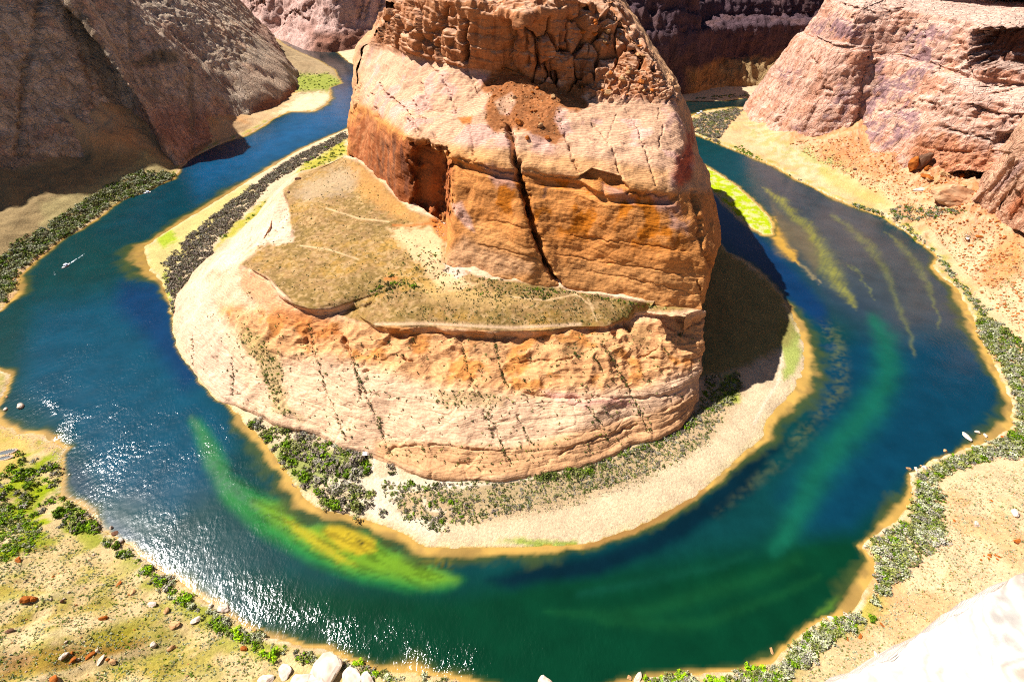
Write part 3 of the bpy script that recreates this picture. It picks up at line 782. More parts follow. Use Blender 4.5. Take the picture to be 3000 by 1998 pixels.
def lw_disp(P, Nn, px):
    fade = sstep(330, 280, P[..., 2]) * sstep(-10, 10, P[..., 2])
    V = P * np.array([1 / 34, 1 / 34, 1 / 120])
    d = 5 * fbm(P / 90, 3, 21) + 3.0 * ridged(V, 3, 22) + 2.2 * fbm(P * np.array([.11, .11, .025]), 3, 23) + .9 * fbm(P / 4.5, 3, 24)
    d += 1.6 * strata(P, 17, 25, (.10, .05), 7) * (.5 + noise(P / 40, 26))
    d1, d2, cid = worley(P * np.array([1 / 38, 1 / 38, 1 / 70]), 27)
    d += 3.0 * (cid - .5) * sstep(0, .12, d2 - d1)
    d1, d2, cid = worley(P * np.array([1 / 12, 1 / 12, 1 / 26]), 30)
    d += 1.5 * (cid - .5) * sstep(0, .08, d2 - d1)
    P = push(P, Nn, d * fade * .8)
    cr = [([(118,0),(112,60),(100,120),(78,190),(70,260),(62,330),(58,400),(48,460)], 9, 9), ([(0,95),(40,130),(75,185)], 5, 5), ([(200,0),(215,80),(232,140),(260,220),(300,300),(345,370),(365,400)], 7, 7),
          ([(370,0),(372,60),(385,150),(400,170)], 5, 5), ([(500,10),(520,60),(540,110),(600,180)], 4, 4), ([(395,60),(470,150),(485,240)], 4, 5), ([(545,170),(560,300),(570,400),(560,440)], 4, 4)]
    return carve(P, px, cr, np.array([-.8, .25, 0.]))
def lw_col(P, px, Nn):
    a = fbm(P / 40, 3, 28); b = fbm(P * np.array([.09, .09, .018]), 3, 29)
    c = np.zeros(P.shape, np.float32) + np.array([.70, .56, .44], np.float32)
    c = mix(c, (.54, .34, .25), sstep(0, .4, a) * .7)
    c = mix(c, (.34, .27, .20), sstep(.05, .45, b) * .7)
    c = mix(c, (.50, .37, .25), sstep(.05, .4, -b) * .6)
    c = mix(c, (.50, .235, .16), pmask(px, [(420,330),(500,300),(640,330),(640,430),(540,470),(440,430)], 40) * .6)
    for q in ([(100,0),(128,0),(120,70),(110,130),(85,200),(70,330),(62,430),(40,440),(52,330),(62,200),(98,120)], [(204,44),(262,44),(300,140),(350,265),(343,286),(394,384),(357,391),(299,265),(235,170)], [(366,0),(380,0),(385,150),(398,190),(380,190),(370,100)], [(545,180),(560,180),(572,400),(556,400)], [(0,455),(110,450),(230,470),(380,455),(390,480),(200,520),(0,560)]):
        c = mix(c, (.34, .265, .19), pmask(px, q, 6, np.stack([a, b], -1) * 14) * .75)  # dark bands, among them a turned-away facet's shade painted into the rock
    c = mix(c, (.18, .15, .09), np.maximum(pmask(px, [(560,440),(640,400),(720,330),(745,345),(640,410),(540,470)], 10), pmask(px, [(390,185),(470,140),(530,160),(520,185),(400,196)], 9)) * .7)
    c = mix(c, (.60, .45, .34), pmask(px, [(705,220),(760,200),(800,150),(860,200),(870,250),(800,300),(740,315)], 12) * .8)
    c = mix(c, (.33, .16, .11), pmask(px, [(735,318),(790,285),(820,290),(830,275),(868,235),(876,265),(850,292),(800,325),(745,345)], 6) * .9)
    c = mix(c, (.30, .15, .115), pmask(px, [(735,85),(790,130),(880,210),(860,180),(800,90),(760,60)], 12) * .6)
    return c
wall('left_canyon_cliff', LW, lw_prof, 760, 400, 1, lw_disp, lw_col)

# --- far wall beyond the upper left reach (pink, sunlit)
FW = [(-1300, 2500, 60), (-1000, 2150, 55), lpt(772, 58, 35), lpt(820, 84, 14), lpt(880, 92, 22), lpt(930, 96, 36), lpt(985, 92, 42), lpt(1047, 78, 50), (-330, 1690, 55), (-180, 1600, 60), (-60, 1500, 60), (60, 1350, 50), (150, 1230, 12)]
def fw_prof(F):
    z0 = F[2]; zt = 285
    return [(-70, -14), (-4, z0), (32, z0 + 60), (100, 200), (150, zt), (400, zt + 5), (1200, zt + 8)]
def fw_disp(P, Nn, px):
    fade = sstep(310, 285, P[..., 2]) * sstep(-8, 14, P[..., 2])
    d = 14 * fbm(P / 120, 3, 41) + 6 * ridged(P * np.array([1 / 45, 1 / 45, 1 / 160]), 3, 42) + 3 * fbm(P / 18, 3, 43) + 2 * strata(P, 24, 44) + 1.2 * fbm(P / 6, 3, 46)
    P = push(P, Nn, d * fade)
    cr = [([(838,80),(850,52),(868,42),(885,50)], 7, 26), ([(895,62),(905,60)], 5, 14), ([(745,0),(750,40),(770,10)], 10, 22), ([(1050,60),(1062,0)], 5, 14), ([(1068,60),(1080,5)], 4, 12), ([(1105,40),(1118,0)], 5, 14), ([(900,40),(925,10)], 4, 10), ([(980,20),(990,0)], 3, 8)]
    return carve(P, px, cr, np.array([0., 1., 0.]))
def fw_col(P, px, Nn):
    a = fbm(P / 50, 3, 45)
    c = np.zeros(P.shape, np.float32) + np.array([.68, .48, .42], np.float32)
    c = mix(c, (.52, .33, .28), sstep(0, .4, a) * .7)
    c = mix(c, (.27, .125, .085), sstep(50, 30, P[..., 2]) * sstep(880, 940, px[..., 0]) * .85)
    return c
wall('far_canyon_cliff', FW, fw_prof, 420, 200, 1, fw_disp, fw_col, 31)

# --- dark back wall behind the butte, in the shade
BW = [(60, 1190, 6, 0), (170, 1150, 6, 0), (300, 1128, 6, 0), (385, 1150, 8, 0), (430, 1215, 34, .7), (500, 1262, 52, 1), (580, 1268, 48, 1), (680, 1300, 40, 1), (820, 1340, 40, 1), (1100, 1340, 40, 1)]
def bw_prof(F):
    z0, b = F[2], F[3]; zt = 178
    return [(-95 * min(1, z0 / 50), -14), (-3, z0), (5, z0 + .5 * (104 - z0)), (9, 108 - 4 * b), (16 + 60 * b, 110 - b), (24 + 66 * b, 140), (34 + 84 * b, 144), (44 + 92 * b, zt), (400, zt + 6), (1200, zt + 8)]
def bw_disp(P, Nn, px):
    fade = sstep(310, 285, P[..., 2]) * sstep(-5, 12, P[..., 2])
    d = 8 * fbm(P / 80, 3, 51) + 7 * ridged(P * np.array([1 / 30, 1 / 30, 1 / 90]), 3, 52) + 2.5 * fbm(P / 10, 3, 53) + 2.5 * strata(P, 15, 54)
    return push(P, Nn, d * fade)
def bw_col(P, px, Nn):
    a = fbm(P / 40, 3, 55)
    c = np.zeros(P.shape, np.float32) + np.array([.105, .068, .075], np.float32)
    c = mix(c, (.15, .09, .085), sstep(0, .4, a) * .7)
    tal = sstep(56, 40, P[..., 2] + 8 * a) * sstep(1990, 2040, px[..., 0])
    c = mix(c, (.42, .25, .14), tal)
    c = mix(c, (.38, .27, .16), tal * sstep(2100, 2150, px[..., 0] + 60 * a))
    return c
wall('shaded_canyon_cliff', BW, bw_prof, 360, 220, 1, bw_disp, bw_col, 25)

# --- right wall, sunlit, with ledges, varnish and a dark alcove
RW = [(900, 1250, 20, 0), (700, 1175, 12, 0), (540, 1105, 8, 0), (478, 1078, 6, 0), lpt(2181, 318, 6, 0), lpt(2215, 350, 10, 0), lpt(2258, 377, 14, 0), lpt(2312, 398, 18, 0), lpt(2387, 401, 24, 0), lpt(2500, 379, 38, 0), lpt(2567, 436, 34, .1), lpt(2622, 464, 36, .3),
      lpt(2690, 470, 44, .6), lpt(2770, 462, 54, 1), lpt(2860, 450, 66, 1), lpt(2940, 450, 72, 1), lpt(3010, 480, 74, 1), lpt(3080, 560, 66, 1), lpt(3150, 640, 64, 1), (720, 420, 70, 1), (700, 250, 75, 1), (640, 60, 80, 1)]
def rw_prof(F):
    z0, b = F[2], F[3]
    t = math.tan(radians(66 - 2 * b))
    A = 1 - b
    zl = 128 * A + 118 * b
    o1 = (zl - z0) / t
    zc = 186 * A + 182 * b
    o2 = o1 + (9 * A + 34 * b)
    o3 = o2 + (zc - zl - 6) / math.tan(radians(70 + 8 * b))
    return [(-16, z0 - 22), (0, z0), (o1 * .5, z0 + .5 * (zl - z0) + 6 * b), (o1, zl), (o2, zl + 8 + 6 * b), (o2 + .5 * (o3 - o2) , .5 * (zl + zc) + 8), (o3, zc), (o3 + 26, zc + 7), (o3 + 90, zc + 14), (o3 + 260, zc + 22), (o3 + 900, zc + 30)]
def rw_disp(P, Nn, px):
    fade = sstep(-4, 12, P[..., 2])
    flat = sstep(.9, .6, Nn[..., 2])
    d = 4 * fbm(P / 75, 3, 61) + (2.4 * ridged(P * np.array([1 / 26, 1 / 26, 1 / 140]), 3, 62) + 1.8 * fbm(P * np.array([.12, .12, .05]), 3, 63)) * flat + .8 * fbm(P / 4, 3, 64)
    d += 1.5 * strata(P, 13, 65, (-.06, .08)) * (.25 + .75 * flat)
    rgt = sstep(2640, 2780, px[..., 0])
    d += rgt * (3.4 * strata(P, 21, 66, (-.05, .05), 9) + 3.0 * ridged(P / 16, 2, 67) * flat)
    d1, d2, cid = worley(P * np.array([1 / 24, 1 / 24, 1 / 45]), 68)
    d += 3.2 * (cid - .5) * sstep(0, .08, d2 - d1) * flat
    d1, d2, cid = worley((P + 3 * fbm(P / 20, 2, 73)[..., None]) * np.array([1 / 9, 1 / 9, 1 / 14]), 74)
    d += (.9 * (cid - .5) * sstep(0, .06, d2 - d1) - .5 * (1 - sstep(0, .06, d2 - d1))) * flat
    lb = pmask(px, [(2170,330),(2230,190),(2300,125),(2400,120),(2533,140),(2505,250),(2497,380),(2390,410),(2250,390)], 4)
    d += 14.0 * lb * sstep(2290, 2525, px[..., 0])
    P = push(P, Nn, d * fade)
    inw = np.array([.85, .45, 0.])
    cr = [([(2536,140),(2520,180),(2506,240),(2502,300),(2499,376)], 5, 17), ([(2522,205),(2545,190),(2560,183)], 4, 7), ([(2465,18),(2500,26),(2560,38)], 5, 9), ([(2584,26),(2600,52),(2618,40),(2640,22)], 9, 13), ([(2650,110),(2660,80),(2668,60)], 3, 7), ([(2618,100),(2628,75)], 3, 5),
          ([(2335,85),(2350,60),(2375,10)], 4, 7), ([(2390,180),(2405,195)], 4, 6), ([(2412,262),(2435,272)], 4, 7), ([(2826,140),(2835,180),(2845,230)], 7, 9), ([(2795,250),(2820,200),(2830,130)], 3, 5),
          ([(2700,300),(2780,330),(2820,310)], 5, 4), ([(2660,190),(2650,240)], 3, 3), ([(2690,60),(2684,110),(2676,150)], 2.5, 9), ([(2720,70),(2716,120)], 2.5, 8), ([(2560,60),(2552,110)], 2.5, 8), ([(2505,40),(2500,90)], 2.5, 7), ([(2440,60),(2436,100)], 2.5, 6), ([(2280,180),(2300,120)], 2.5, 6), ([(2275,375),(2285,340),(2300,326)], 3, 6), ([(2620,330),(2690,310)], 3, 6), ([(2580,330),(2620,315)], 3, 6), ([(2740,230),(2760,190),(2790,150)], 3, 8), ([(2745,330),(2770,280)], 3, 7), ([(2850,260),(2920,265),(3000,262)], 4, 8), ([(2840,320),(2920,345),(3000,352)], 4, 9), ([(2760,380),(2840,400),(2900,420)], 4, 8), ([(2900,285),(2960,275)], 3, 6), ([(2335,190),(2320,240)], 2.5, 4)]
    P = carve(P, px, cr, inw)
    alc = pmask(px, [(2848,200),(2855,120),(2900,92),(2960,84),(3080,78),(3080,212),(2960,206)], 6, np.stack([fbm(P / 8, 3, 194), fbm(P / 8, 3, 195)], -1) * 16)
    alc2 = pmask(px, [(2908,430),(2925,400),(2980,395),(3060,400),(3060,440),(2990,440),(2950,425)], 9)
    return P + inw * (alc * 42 + alc2 * 24)[..., None]
def rw_col(P, px, Nn):
    a, b = fbm(P / 35, 3, 69), fbm(P * np.array([.16, .16, .03]), 3, 70)
    w = np.stack([a, b], -1) * 26
    c = np.zeros(P.shape, np.float32) + np.array([.68, .475, .375], np.float32)
    c = mix(c, (.58, .335, .235), sstep(0, .4, a) * .65)
    c = mix(c, (.45, .235, .15), sstep(.1, .5, b) * .5)
    pat = np.zeros(P.shape[:-1], np.float32)
    for p in ([(2515,260),(2560,200),(2620,150),(2680,150),(2740,120),(2790,130),(2700,230),(2690,330),(2680,400),(2620,440),(2540,420),(2505,360)], [(2360,80),(2440,50),(2500,60),(2560,60),(2540,120),(2420,110)],
              [(2620,60),(2700,60),(2790,90),(2720,140),(2640,140)], [(2380,340),(2440,300),(2480,220),(2500,330),(2440,380)], [(2300,370),(2350,360),(2350,395),(2300,390)], [(2280,210),(2340,205),(2320,250),(2280,240)]):
        pat = np.maximum(pat, pmask(px, p, 14, w))
    c = mix(c, (.27, .19, .20), pat * sstep(-.38, .05, fbm(P / 24, 5, 71, .62)) * .85)
    c = mix(c, (.66, .47, .36), pat * sstep(.16, .26, fbm(P / 16, 5, 72, .65)) * .8)
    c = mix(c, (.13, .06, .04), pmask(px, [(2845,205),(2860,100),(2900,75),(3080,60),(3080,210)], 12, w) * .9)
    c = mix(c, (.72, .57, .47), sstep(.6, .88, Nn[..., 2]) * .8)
    c = mix(c, (.50, .22, .11), pmask(px, [(2660,420),(2760,400),(2900,440),(2960,520),(2760,520)], 26, w) * .6)
    return c
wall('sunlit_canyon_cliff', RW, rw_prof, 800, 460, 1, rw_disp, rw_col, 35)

# --- rock rib coming down at the right edge
RB = [lpt(2835,612,26,0), lpt(2868,590,30,0), lpt(2910,560,36,0), lpt(2960,520,46,0), lpt(3010,480,58,0), lpt(3100,420,72,0)]
def rb_surface():
    top = [lpt(2835,612,28), lpt(2880,562,52), lpt(2925,505,78), lpt(2970,440,104), lpt(3020,370,128), lpt(3120,250,160)]
    low = [lpt(2838,620,24), lpt(2890,632,28), lpt(2945,648,32), lpt(3000,668,36), lpt(3080,690,40), lpt(3200,700,46)]
    back = [(t[0] + 26, t[1] + 40, t[2] - 14) for t in top]
    low = [(l[0], l[1], l[2] - 6) for l in low]
    mid = [((t[0] * .55 + l[0] * .45), (t[1] * .55 + l[1] * .45), (t[2] * .5 + l[2] * .5) + 5) for t, l in zip(top, low)]
    G = np.array([low, mid, top, back]).transpose(1, 0, 2)
    P = resample(resample(G, 150, 0), 110, 1)
    P = box(box(P, 9, 0), 5, 1)
    Nn = normals(P); Nn *= np.sign(Nn[..., 2:3] + 1e-6)
    d = 2.2 * fbm(P / 20, 3, 75) + .8 * fbm(P / 5, 3, 76) + 2.4 * ridged(P @ np.array([[.06, -.05, 0], [.02, .02, 0], [.05, .05, .02]]).T, 2, 77)
    P = push(P, Nn, d)
    P = carve(P, proj(P), [([(2932,608),(2955,575),(2985,535)], 6, 16), ([(2900,590),(2950,520),(2990,470)], 4, 6), ([(2960,640),(3000,590)], 4, 6)], np.array([.4, .4, -.8]))
    px = proj(P)
    c = np.zeros(P.shape, np.float32) + np.array([.63, .43, .31], np.float32)
    c = mix(c, (.45, .19, .11), pmask(px, [(2950,610),(3010,540),(3010,600),(2960,640)], 12) * .8)
    c = mix(c, (.33, .24, .23), pmask(px, [(2900,560),(2960,500),(3000,460),(3000,490),(2930,560)], 10) * .6)
    me = mesh_from_arrays('rock_rib', P.reshape(-1, 3), grid_faces(150, 110), M_WALL, c)
    link('rock_rib', me, kind='structure')
rb_surface()

# ------------------------------------------------------------------ lofted rock bodies: columns of control points
def loft(cols, nu, nv, wu=7, wv=5, lvw=None):
    A = np.asarray(cols, float)
    px = proj(A)
    du = np.linalg.norm(np.diff(px, axis=0), axis=-1).clip(4, 160).mean(1)
    tu = np.r_[0, np.cumsum(du)]; tu /= tu[-1]
    dv = np.linalg.norm(np.diff(px, axis=1), axis=-1).clip(4, 260).mean(0) if lvw is None else np.asarray(lvw, float)
    tv = np.r_[0, np.cumsum(dv)]; tv /= tv[-1]
    P = resample(resample(A, nu, 0, tu), nv, 1, tv)
    return box(box(P, wu, 0), wv, 1)

def colpts(rows):
    out = []
    for r in rows:
        out.append([tuple(p) if len(p) == 4 and p[3] == 'w' else tuple(at(*p)) for p in r])
    return [[q[:3] for q in r] for r in out]
# ------------------------------------------------------------------ the butte in the bend
BT = [
 [(1023,450,80),(1027,400,97),(1036,300,128),(1050,204,152),(1062,152,168),(1101,112,184),(1166,5,228)],
 [(1047,470,80),(1058,400,103),(1074,318,131),(1088,272,146),(1140,130,187),(1160,70,209),(1190,0,232)],
 [(1084,501,79.5),(1090,430,106),(1108,354,136),(1135,282,155),(1193,160,190),(1205,70,216),(1235,0,236)],
 [(1125,538,79),(1132,460,109),(1149,384,141),(1160,300,158),(1240,170,191),(1260,65,222),(1285,0,239)],
 [(1166,586,78.5),(1172,500,111),(1180,398,145),(1195,315,161),(1290,185,191),(1318,45,229),(1330,3,241)],
 [(1203,615,78),(1200,510,112),(1195,401,148),(1225,318,163),(1340,195,191),(1365,66,227),(1380,4,242)],
 [(1261,634,77.5),(1255,540,112),(1244,408,148),(1261,322,163),(1375,200,191),(1400,46,232.5),(1405,4,242)],
 [(1312,640,77),(1310,540,110),(1290,432,147.5),(1310,332,164),(1441,206,190),(1440,44,233.5),(1440,4,242)],
 [(1300,770,74),(1335,620,113),(1329,456,147),(1339,336,164),(1480,205,190),(1485,36,236.5),(1485,2,243)],
 [(1400,806,73),(1395,640,109),(1380,473,146),(1385,364,164),(1515,214,190),(1536,51,235),(1530,2,243)],
 [(1480,818,72.5),(1460,660,108),(1440,492,145),(1460,374,164),(1560,230,188),(1575,38,237),(1570,2,243)],
 [(1560,838,72),(1530,690,108),(1500,500,144),(1530,381,164),(1600,234,187),(1615,34,237.5),(1610,2,243)],
 [(1650,840,71),(1620,680,107),(1604,512,143),(1625,391,163),(1650,243,185),(1660,28,237),(1650,2,243)],
 [(1740,851,70.5),(1710,690,106),(1692,524,142),(1720,406,162),(1705,250,184),(1700,24,236),(1690,2,242)],
 [(1842,872,70),(1800,720,104),(1767,560,140),(1800,415,160),(1755,280,181),(1735,60,226),(1725,10,240)],
 [(1944,899,69),(1890,740,103),(1850,564,139),(1879,423,159),(1820,288,180),(1785,110,215),(1752,8,238)],
 [(2000,903,68),(1970,760,101),(1920,568,138),(1935,432,157),(1880,292,180),(1830,150,208),(1768,8,236)],
 [(2045,907,67),(2040,760,99),(1962,566,137),(1978,442,155),(1925,294,180),(1875,165,205),(1785,14,234)],
 [(2064,909,67),(2078,778,95),(2010,540,134),(2008,425,155),(1952,297,179),(1903,190,200),(1792,26,232)],
 [(187,396,4,'w'),(2117,672,88),(2092,577,112),(2026,440,146),(1966,304,176),(1915,200,198),(1797,36,231)],
 [(222,520,-4,'w'),(212,525,60,'w'),(195,520,110,'w'),(172,515,150,'w'),(150,520,185,'w'),(135,560,200,'w'),(92,620,240,'w')],
 [(222,720,-4,'w'),(205,715,70,'w'),(185,705,120,'w'),(165,700,160,'w'),(145,700,200,'w'),(120,720,230,'w'),(80,730,244,'w')],
 [(90,1000,-4,'w'),(70,970,70,'w'),(50,940,120,'w'),(35,910,160,'w'),(20,880,200,'w'),(10,850,235,'w'),(0,800,246,'w')],
 [(-215,930,-4,'w'),(-205,900,70,'w'),(-190,870,120,'w'),(-170,840,160,'w'),(-145,800,200,'w'),(-120,770,230,'w'),(-70,740,244,'w')],
 [(-240,740,20,'w'),(-228,735,70,'w'),(-214,730,110,'w'),(-204,725,150,'w'),(-190,720,170,'w'),(-160,715,190,'w'),(-112,660,234,'w')]]
BT.append(BT[0])
rows = colpts(BT)
cap = [(0, 640, 247)]
rows = [r + [tuple((np.array(r[-1]) * .5 + np.array(cap[0]) * .5)), cap[0]] for r in rows]
for r in rows: r.insert(0, (r[0][0] , r[0][1] , r[0][2] - 10))

def lumps(P, s, seed):
    d1, d2, cid = worley(P / s, seed)
    return np.clip(1.0 - 1.15 * d1, 0, 1) * (.5 + .8 * cid) * sstep(0, .16, d2 - d1)

def butte_surface():
    nu, nv = 820, 600
    P = loft(rows, nu, nv, 9, 7, [12, 150, 170, 120, 190, 165, 70, 30, 20])
    Nn = normals(P)
    ctr = np.array([0, 600, 120])
    sg = np.sign((Nn * (P - ctr)).sum(-1, keepdims=True)); Nn *= sg
    px = proj(P)
    front = (Nn[..., 1] < .5)
    flat = sstep(.93, .70, Nn[..., 2])
    lowm = pmask(px, [(1000,330),(1080,290),(1200,400),(1330,450),(1500,495),(1700,520),(1960,568),(2120,560),(2120,930),(1280,860),(1000,480)], 14)
    bench = pmask(px, [(1060,300),(1060,140),(1130,110),(1290,175),(1441,205),(1700,245),(1960,290),(2040,480),(1965,560),(1500,490),(1200,395)], 14)
    tier = pmask(px, [(1090,130),(1160,-20),(1800,-20),(1980,300),(1760,285),(1640,245),(1441,210),(1290,190)], 12)
    blocky = pmask(px, [(1490,60),(1560,60),(1700,40),(1800,20),(1990,300),(1750,290),(1640,250),(1560,235),(1490,190)], 16)
    rubb = pmask(px, [(1700,250),(1830,190),(1990,230),(1985,300),(1760,300)], 14)
    d = 3.2 * fbm(P / 48, 3, 81) + 1.3 * fbm(P / 14, 3, 82) + .30 * fbm(P / 4, 4, 83)
    d += flat * (.9 * strata(P, 8.5, 84, (.07, -.04), 3) * (.25 * lowm + .3 * bench + .5 * tier) + .22 * strata(P, 2.6, 85, (.07, -.04), 2))
    d += tier * 2.2 * ridged(P * np.array([1 / 11, 1 / 11, 1 / 40]), 2, 86) * (1 - blocky)
    Pb = P + 2.5 * np.stack([fbm(P / 14, 2, 97), fbm(P / 14, 2, 98), fbm(P / 14, 2, 99)], -1)
    d1, d2, cid = worley(Pb * np.array([1, 1, .55]) / 19.0, 87)
    d += blocky * (1 - rubb) * (11.0 * (cid - .4) + 2.5 * np.sqrt(np.clip(d2 - d1, 0, .3)) - 9.0 * (1 - sstep(0, .15, d2 - d1)))
    e1, e2, ec = worley((Pb + 5) / 8.0, 88)
    d += blocky * (2.4 * (ec - .5) * sstep(0, .1, e2 - e1) - .8 * (1 - sstep(0, .1, e2 - e1)))
    d += tier * flat * 1.6 * strata(P, 10.5, 79, (.07, -.04), 4)
    e1, e2, ec = worley(Pb / 7.0, 89)
    d += rubb * (4.0 * (ec - .4) * sstep(0, .12, e2 - e1) + 1.2 * lumps(P, 3.0, 77))
    # lumpy blocks on the upper left
    ul = pmask(px, [(1110,110),(1160,0),(1340,0),(1350,190),(1240,165),(1150,130)], 12)
    d1, d2, cid = worley(Pb * np.array([1, 1, .7]) / 24.0, 90)
    d += ul * (9.0 * (cid - .4) + 2.5 * np.sqrt(np.clip(d2 - d1, 0, .3)) - 4.5 * (1 - sstep(0, .12, d2 - d1)))
    back = sstep(640, 760, P[..., 1])
    d += back * (4 * ridged(P / 30, 3, 91))
    # bench blocks: rounded pillows between the joints
    d += bench * 1.2 * fbm(P / 22, 2, 92) + lowm * .8 * fbm(P * np.array([.03, .03, .09]), 2, 93)
    def steps(h, s, wav):
        zz = (P[..., 2] + .07 * P[..., 0] - .04 * P[..., 1] + wav * fbm(P / 30, 3, s)) / h
        k = np.floor(zz); f = zz - k
        r = np.abs(np.sin(k * 78.233 + s) * 43758.5453) % 1
        return (np.minimum(f / .85, (1 - f) / .15) - .5) * (.3 + 1.1 * r)
    d += flat * (tier * 2.2 * steps(9.0, 201, 5) + lowm * .55 * steps(14.5, 202, 4) + bench * .7 * steps(9.5, 203, 6))
    band = pmask(px, [(1190,345),(1261,335),(1340,348),(1400,385),(1520,392),(1650,410),(1780,430),(1880,440),(1985,460),(1975,566),(1850,562),(1767,560),(1700,524),(1604,513),(1536,493),(1496,502),(1431,495),(1340,460),(1244,420)], 18)
    d += band * 4.5
    under = pmask(px, [(1330,468),(1431,503),(1500,510),(1536,500),(1604,520),(1700,532),(1767,572),(1850,576),(1975,578),(1975,600),(1767,596),(1690,556),(1500,532),(1330,490)], 7)
    d -= under * 4.0
    P = push(P, Nn, d)
    px = proj(P)
    inw = -Nn * np.array([1, 1, .4]); inw[..., 1] = np.maximum(inw[..., 1], .2)
    cr = [([(1490,372),(1497,405),(1512,470),(1530,545),(1556,630),(1588,735),(1612,795),(1645,842)], [6,7,8,8,8,7,6,3], 28),
          ([(2030,560),(2040,610),(2054,668),(2050,690),(2082,775)], 5, 12), ([(2046,820),(2054,860),(2062,905)], 3, 6),
          ([(1733,360),(1781,413),(1805,466),(1825,533)], 3, 4.5), ([(1652,394),(1672,439),(1692,508)], 3, 4), ([(1866,371),(1886,425),(1907,483),(1920,540)], 3, 4.5), ([(1804,340),(1785,400)], 2, 1.6), ([(1930,320),(1940,380),(1932,430)], 2, 2.5), ([(1836,320),(1850,350),(1870,375)], 2, 2),
          ([(1363,200),(1385,240),(1407,279)], 3, 3.5), ([(1258,190),(1298,231),(1320,275),(1336,330)], 3, 3.5), ([(1232,240),(1240,280),(1251,315)], [4, 7, 7], 5),
          ([(1111,245),(1135,282),(1183,316),(1213,367),(1244,439)], [2, 3, 3, 5, 8], 6), ([(1203,292),(1230,337),(1264,377),(1285,432)], 3, 4), ([(1377,364),(1384,420),(1390,468)], 3, 3.5),
          ([(1100,318),(1106,345)], 4, 6), ([(1080,280),(1095,280)], 3, 4), ([(1363,61),(1360,110),(1364,177)], 7, 22), ([(1310,20),(1300,60),(1285,100)], 5, 6), ([(1265,110),(1275,95)], 8, 7), ([(1185,95),(1205,85)], 7, 6), ([(1325,115),(1318,140)], 5, 6),
          ([(1492,60),(1497,120),(1500,180)], 4, 6), ([(1540,85),(1545,140),(1548,190)], 5, 8), ([(1580,120),(1578,200)], 5, 9), ([(1640,100),(1645,160)], 4, 6), ([(1600,235),(1640,245)], 5, 5),
          ([(1342,463),(1380,476),(1431,497),(1500,504)], 4, 4.5), ([(1536,494),(1604,514),(1692,526)], 3, 3.5), ([(1838,562),(1876,569),(1961,573)], 5, 6),
          ([(1672,690),(1780,705),(1893,717),(2029,738)], 2.5, 1.3), ([(1638,746),(1774,770),(1910,790),(2063,814)], 2.5, 1.2), ([(1682,790),(1876,824),(2046,865)], 2.5, 1.0), ([(1400,715),(1480,735),(1604,766)], 2.5, 1.2), ([(1430,645),(1500,660),(1565,675)], 2.5, 1.2), ([(1648,396),(1774,416),(1879,426),(1978,444)], 2.5, 1.2), ([(1183,318),(1261,324),(1339,337),(1400,373),(1480,377)], 2.5, 1.4),
          ([(1055,240),(1042,300),(1035,340)], 3, 4)]
    P = carve(P, px, cr, inw)
    fwd = np.array([.05, .9, 0.])
    rec = pmask(px, [(1212,430),(1246,425),(1290,450),(1310,470),(1300,560),(1312,618),(1264,632),(1208,612)], 16, np.stack([fbm(P / 9, 3, 204), fbm(P / 9, 3, 205)], -1) * 26)
    cav = pmask(px, [(1700,522),(1735,500),(1815,522),(1838,556),(1770,568),(1738,545)], 8)
    arch = pmask(px, [(1320,470),(1350,480),(1370,520),(1385,560),(1372,610),(1340,600),(1322,560),(1325,510)], 10)
    pil = pmask(px, [(1905,450),(1985,470),(1990,560),(1920,560)], 6)
    P = P + fwd * (rec * 15 + cav * 14 + arch * 6)[..., None]
    Nn = normals(P); Nn *= sg
    # ---- colours of the stone
    a, b = fbm(P / 24, 4, 94), fbm(P * np.array([.13, .13, .02]), 3, 95)
    w = np.stack([a, b], -1) * 18
    c = np.zeros(P.shape, np.float32) + np.array([.56, .375, .235], np.float32)
    c = mix(c, (.52, .275, .135), lowm)
    c = mix(c, (.41, .165, .058), lowm * sstep(.0, .35, a + .3 * b) * pmask(px, [(1360,500),(1700,520),(1980,600),(2010,730),(1640,700),(1500,640),(1400,620)], 30, w) * .85)
    c = mix(c, (.54, .335, .18), pmask(px, [(1270,800),(1400,640),(1600,760),(2060,800),(2080,920),(1640,850),(1400,830)], 20, w) * .55)
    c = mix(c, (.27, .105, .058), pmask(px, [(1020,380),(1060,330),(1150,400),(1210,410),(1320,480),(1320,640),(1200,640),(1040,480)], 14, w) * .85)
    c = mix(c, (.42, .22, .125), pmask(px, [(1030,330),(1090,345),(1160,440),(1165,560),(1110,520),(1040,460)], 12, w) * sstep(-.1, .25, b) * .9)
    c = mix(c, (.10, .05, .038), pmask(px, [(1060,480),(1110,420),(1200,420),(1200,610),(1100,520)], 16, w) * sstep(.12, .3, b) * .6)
    c = mix(c, (.62, .44, .315), bench * .85)
    c = mix(c, (.60, .42, .36), bench * sstep(.05, .4, a) * .7)
    c = mix(c, (.56, .35, .19), pmask(px, [(1300,420),(1500,440),(1700,460),(1960,500),(1960,570),(1700,525),(1500,500),(1330,460)], 16) * .75)
    c = mix(c, (.41, .27, .215), np.maximum.reduce([pmask(px, p, 10, w) for p in ([(1395,480),(1510,500),(1515,560),(1440,535)], [(1765,560),(1870,572),(1870,592),(1800,592)], [(1895,572),(1985,585),(2000,630),(1925,612)], [(1960,620),(2020,650),(2020,690),(1960,660)])]) * .8)
    c = mix(c, (.38, .205, .12), tier * .95)
    c = mix(c, (.60, .43, .31), tier * sstep(.55, .85, Nn[..., 2]) * .8)
    c = mix(c, (.27, .125, .07), tier * sstep(.05, .4, b) * .6)
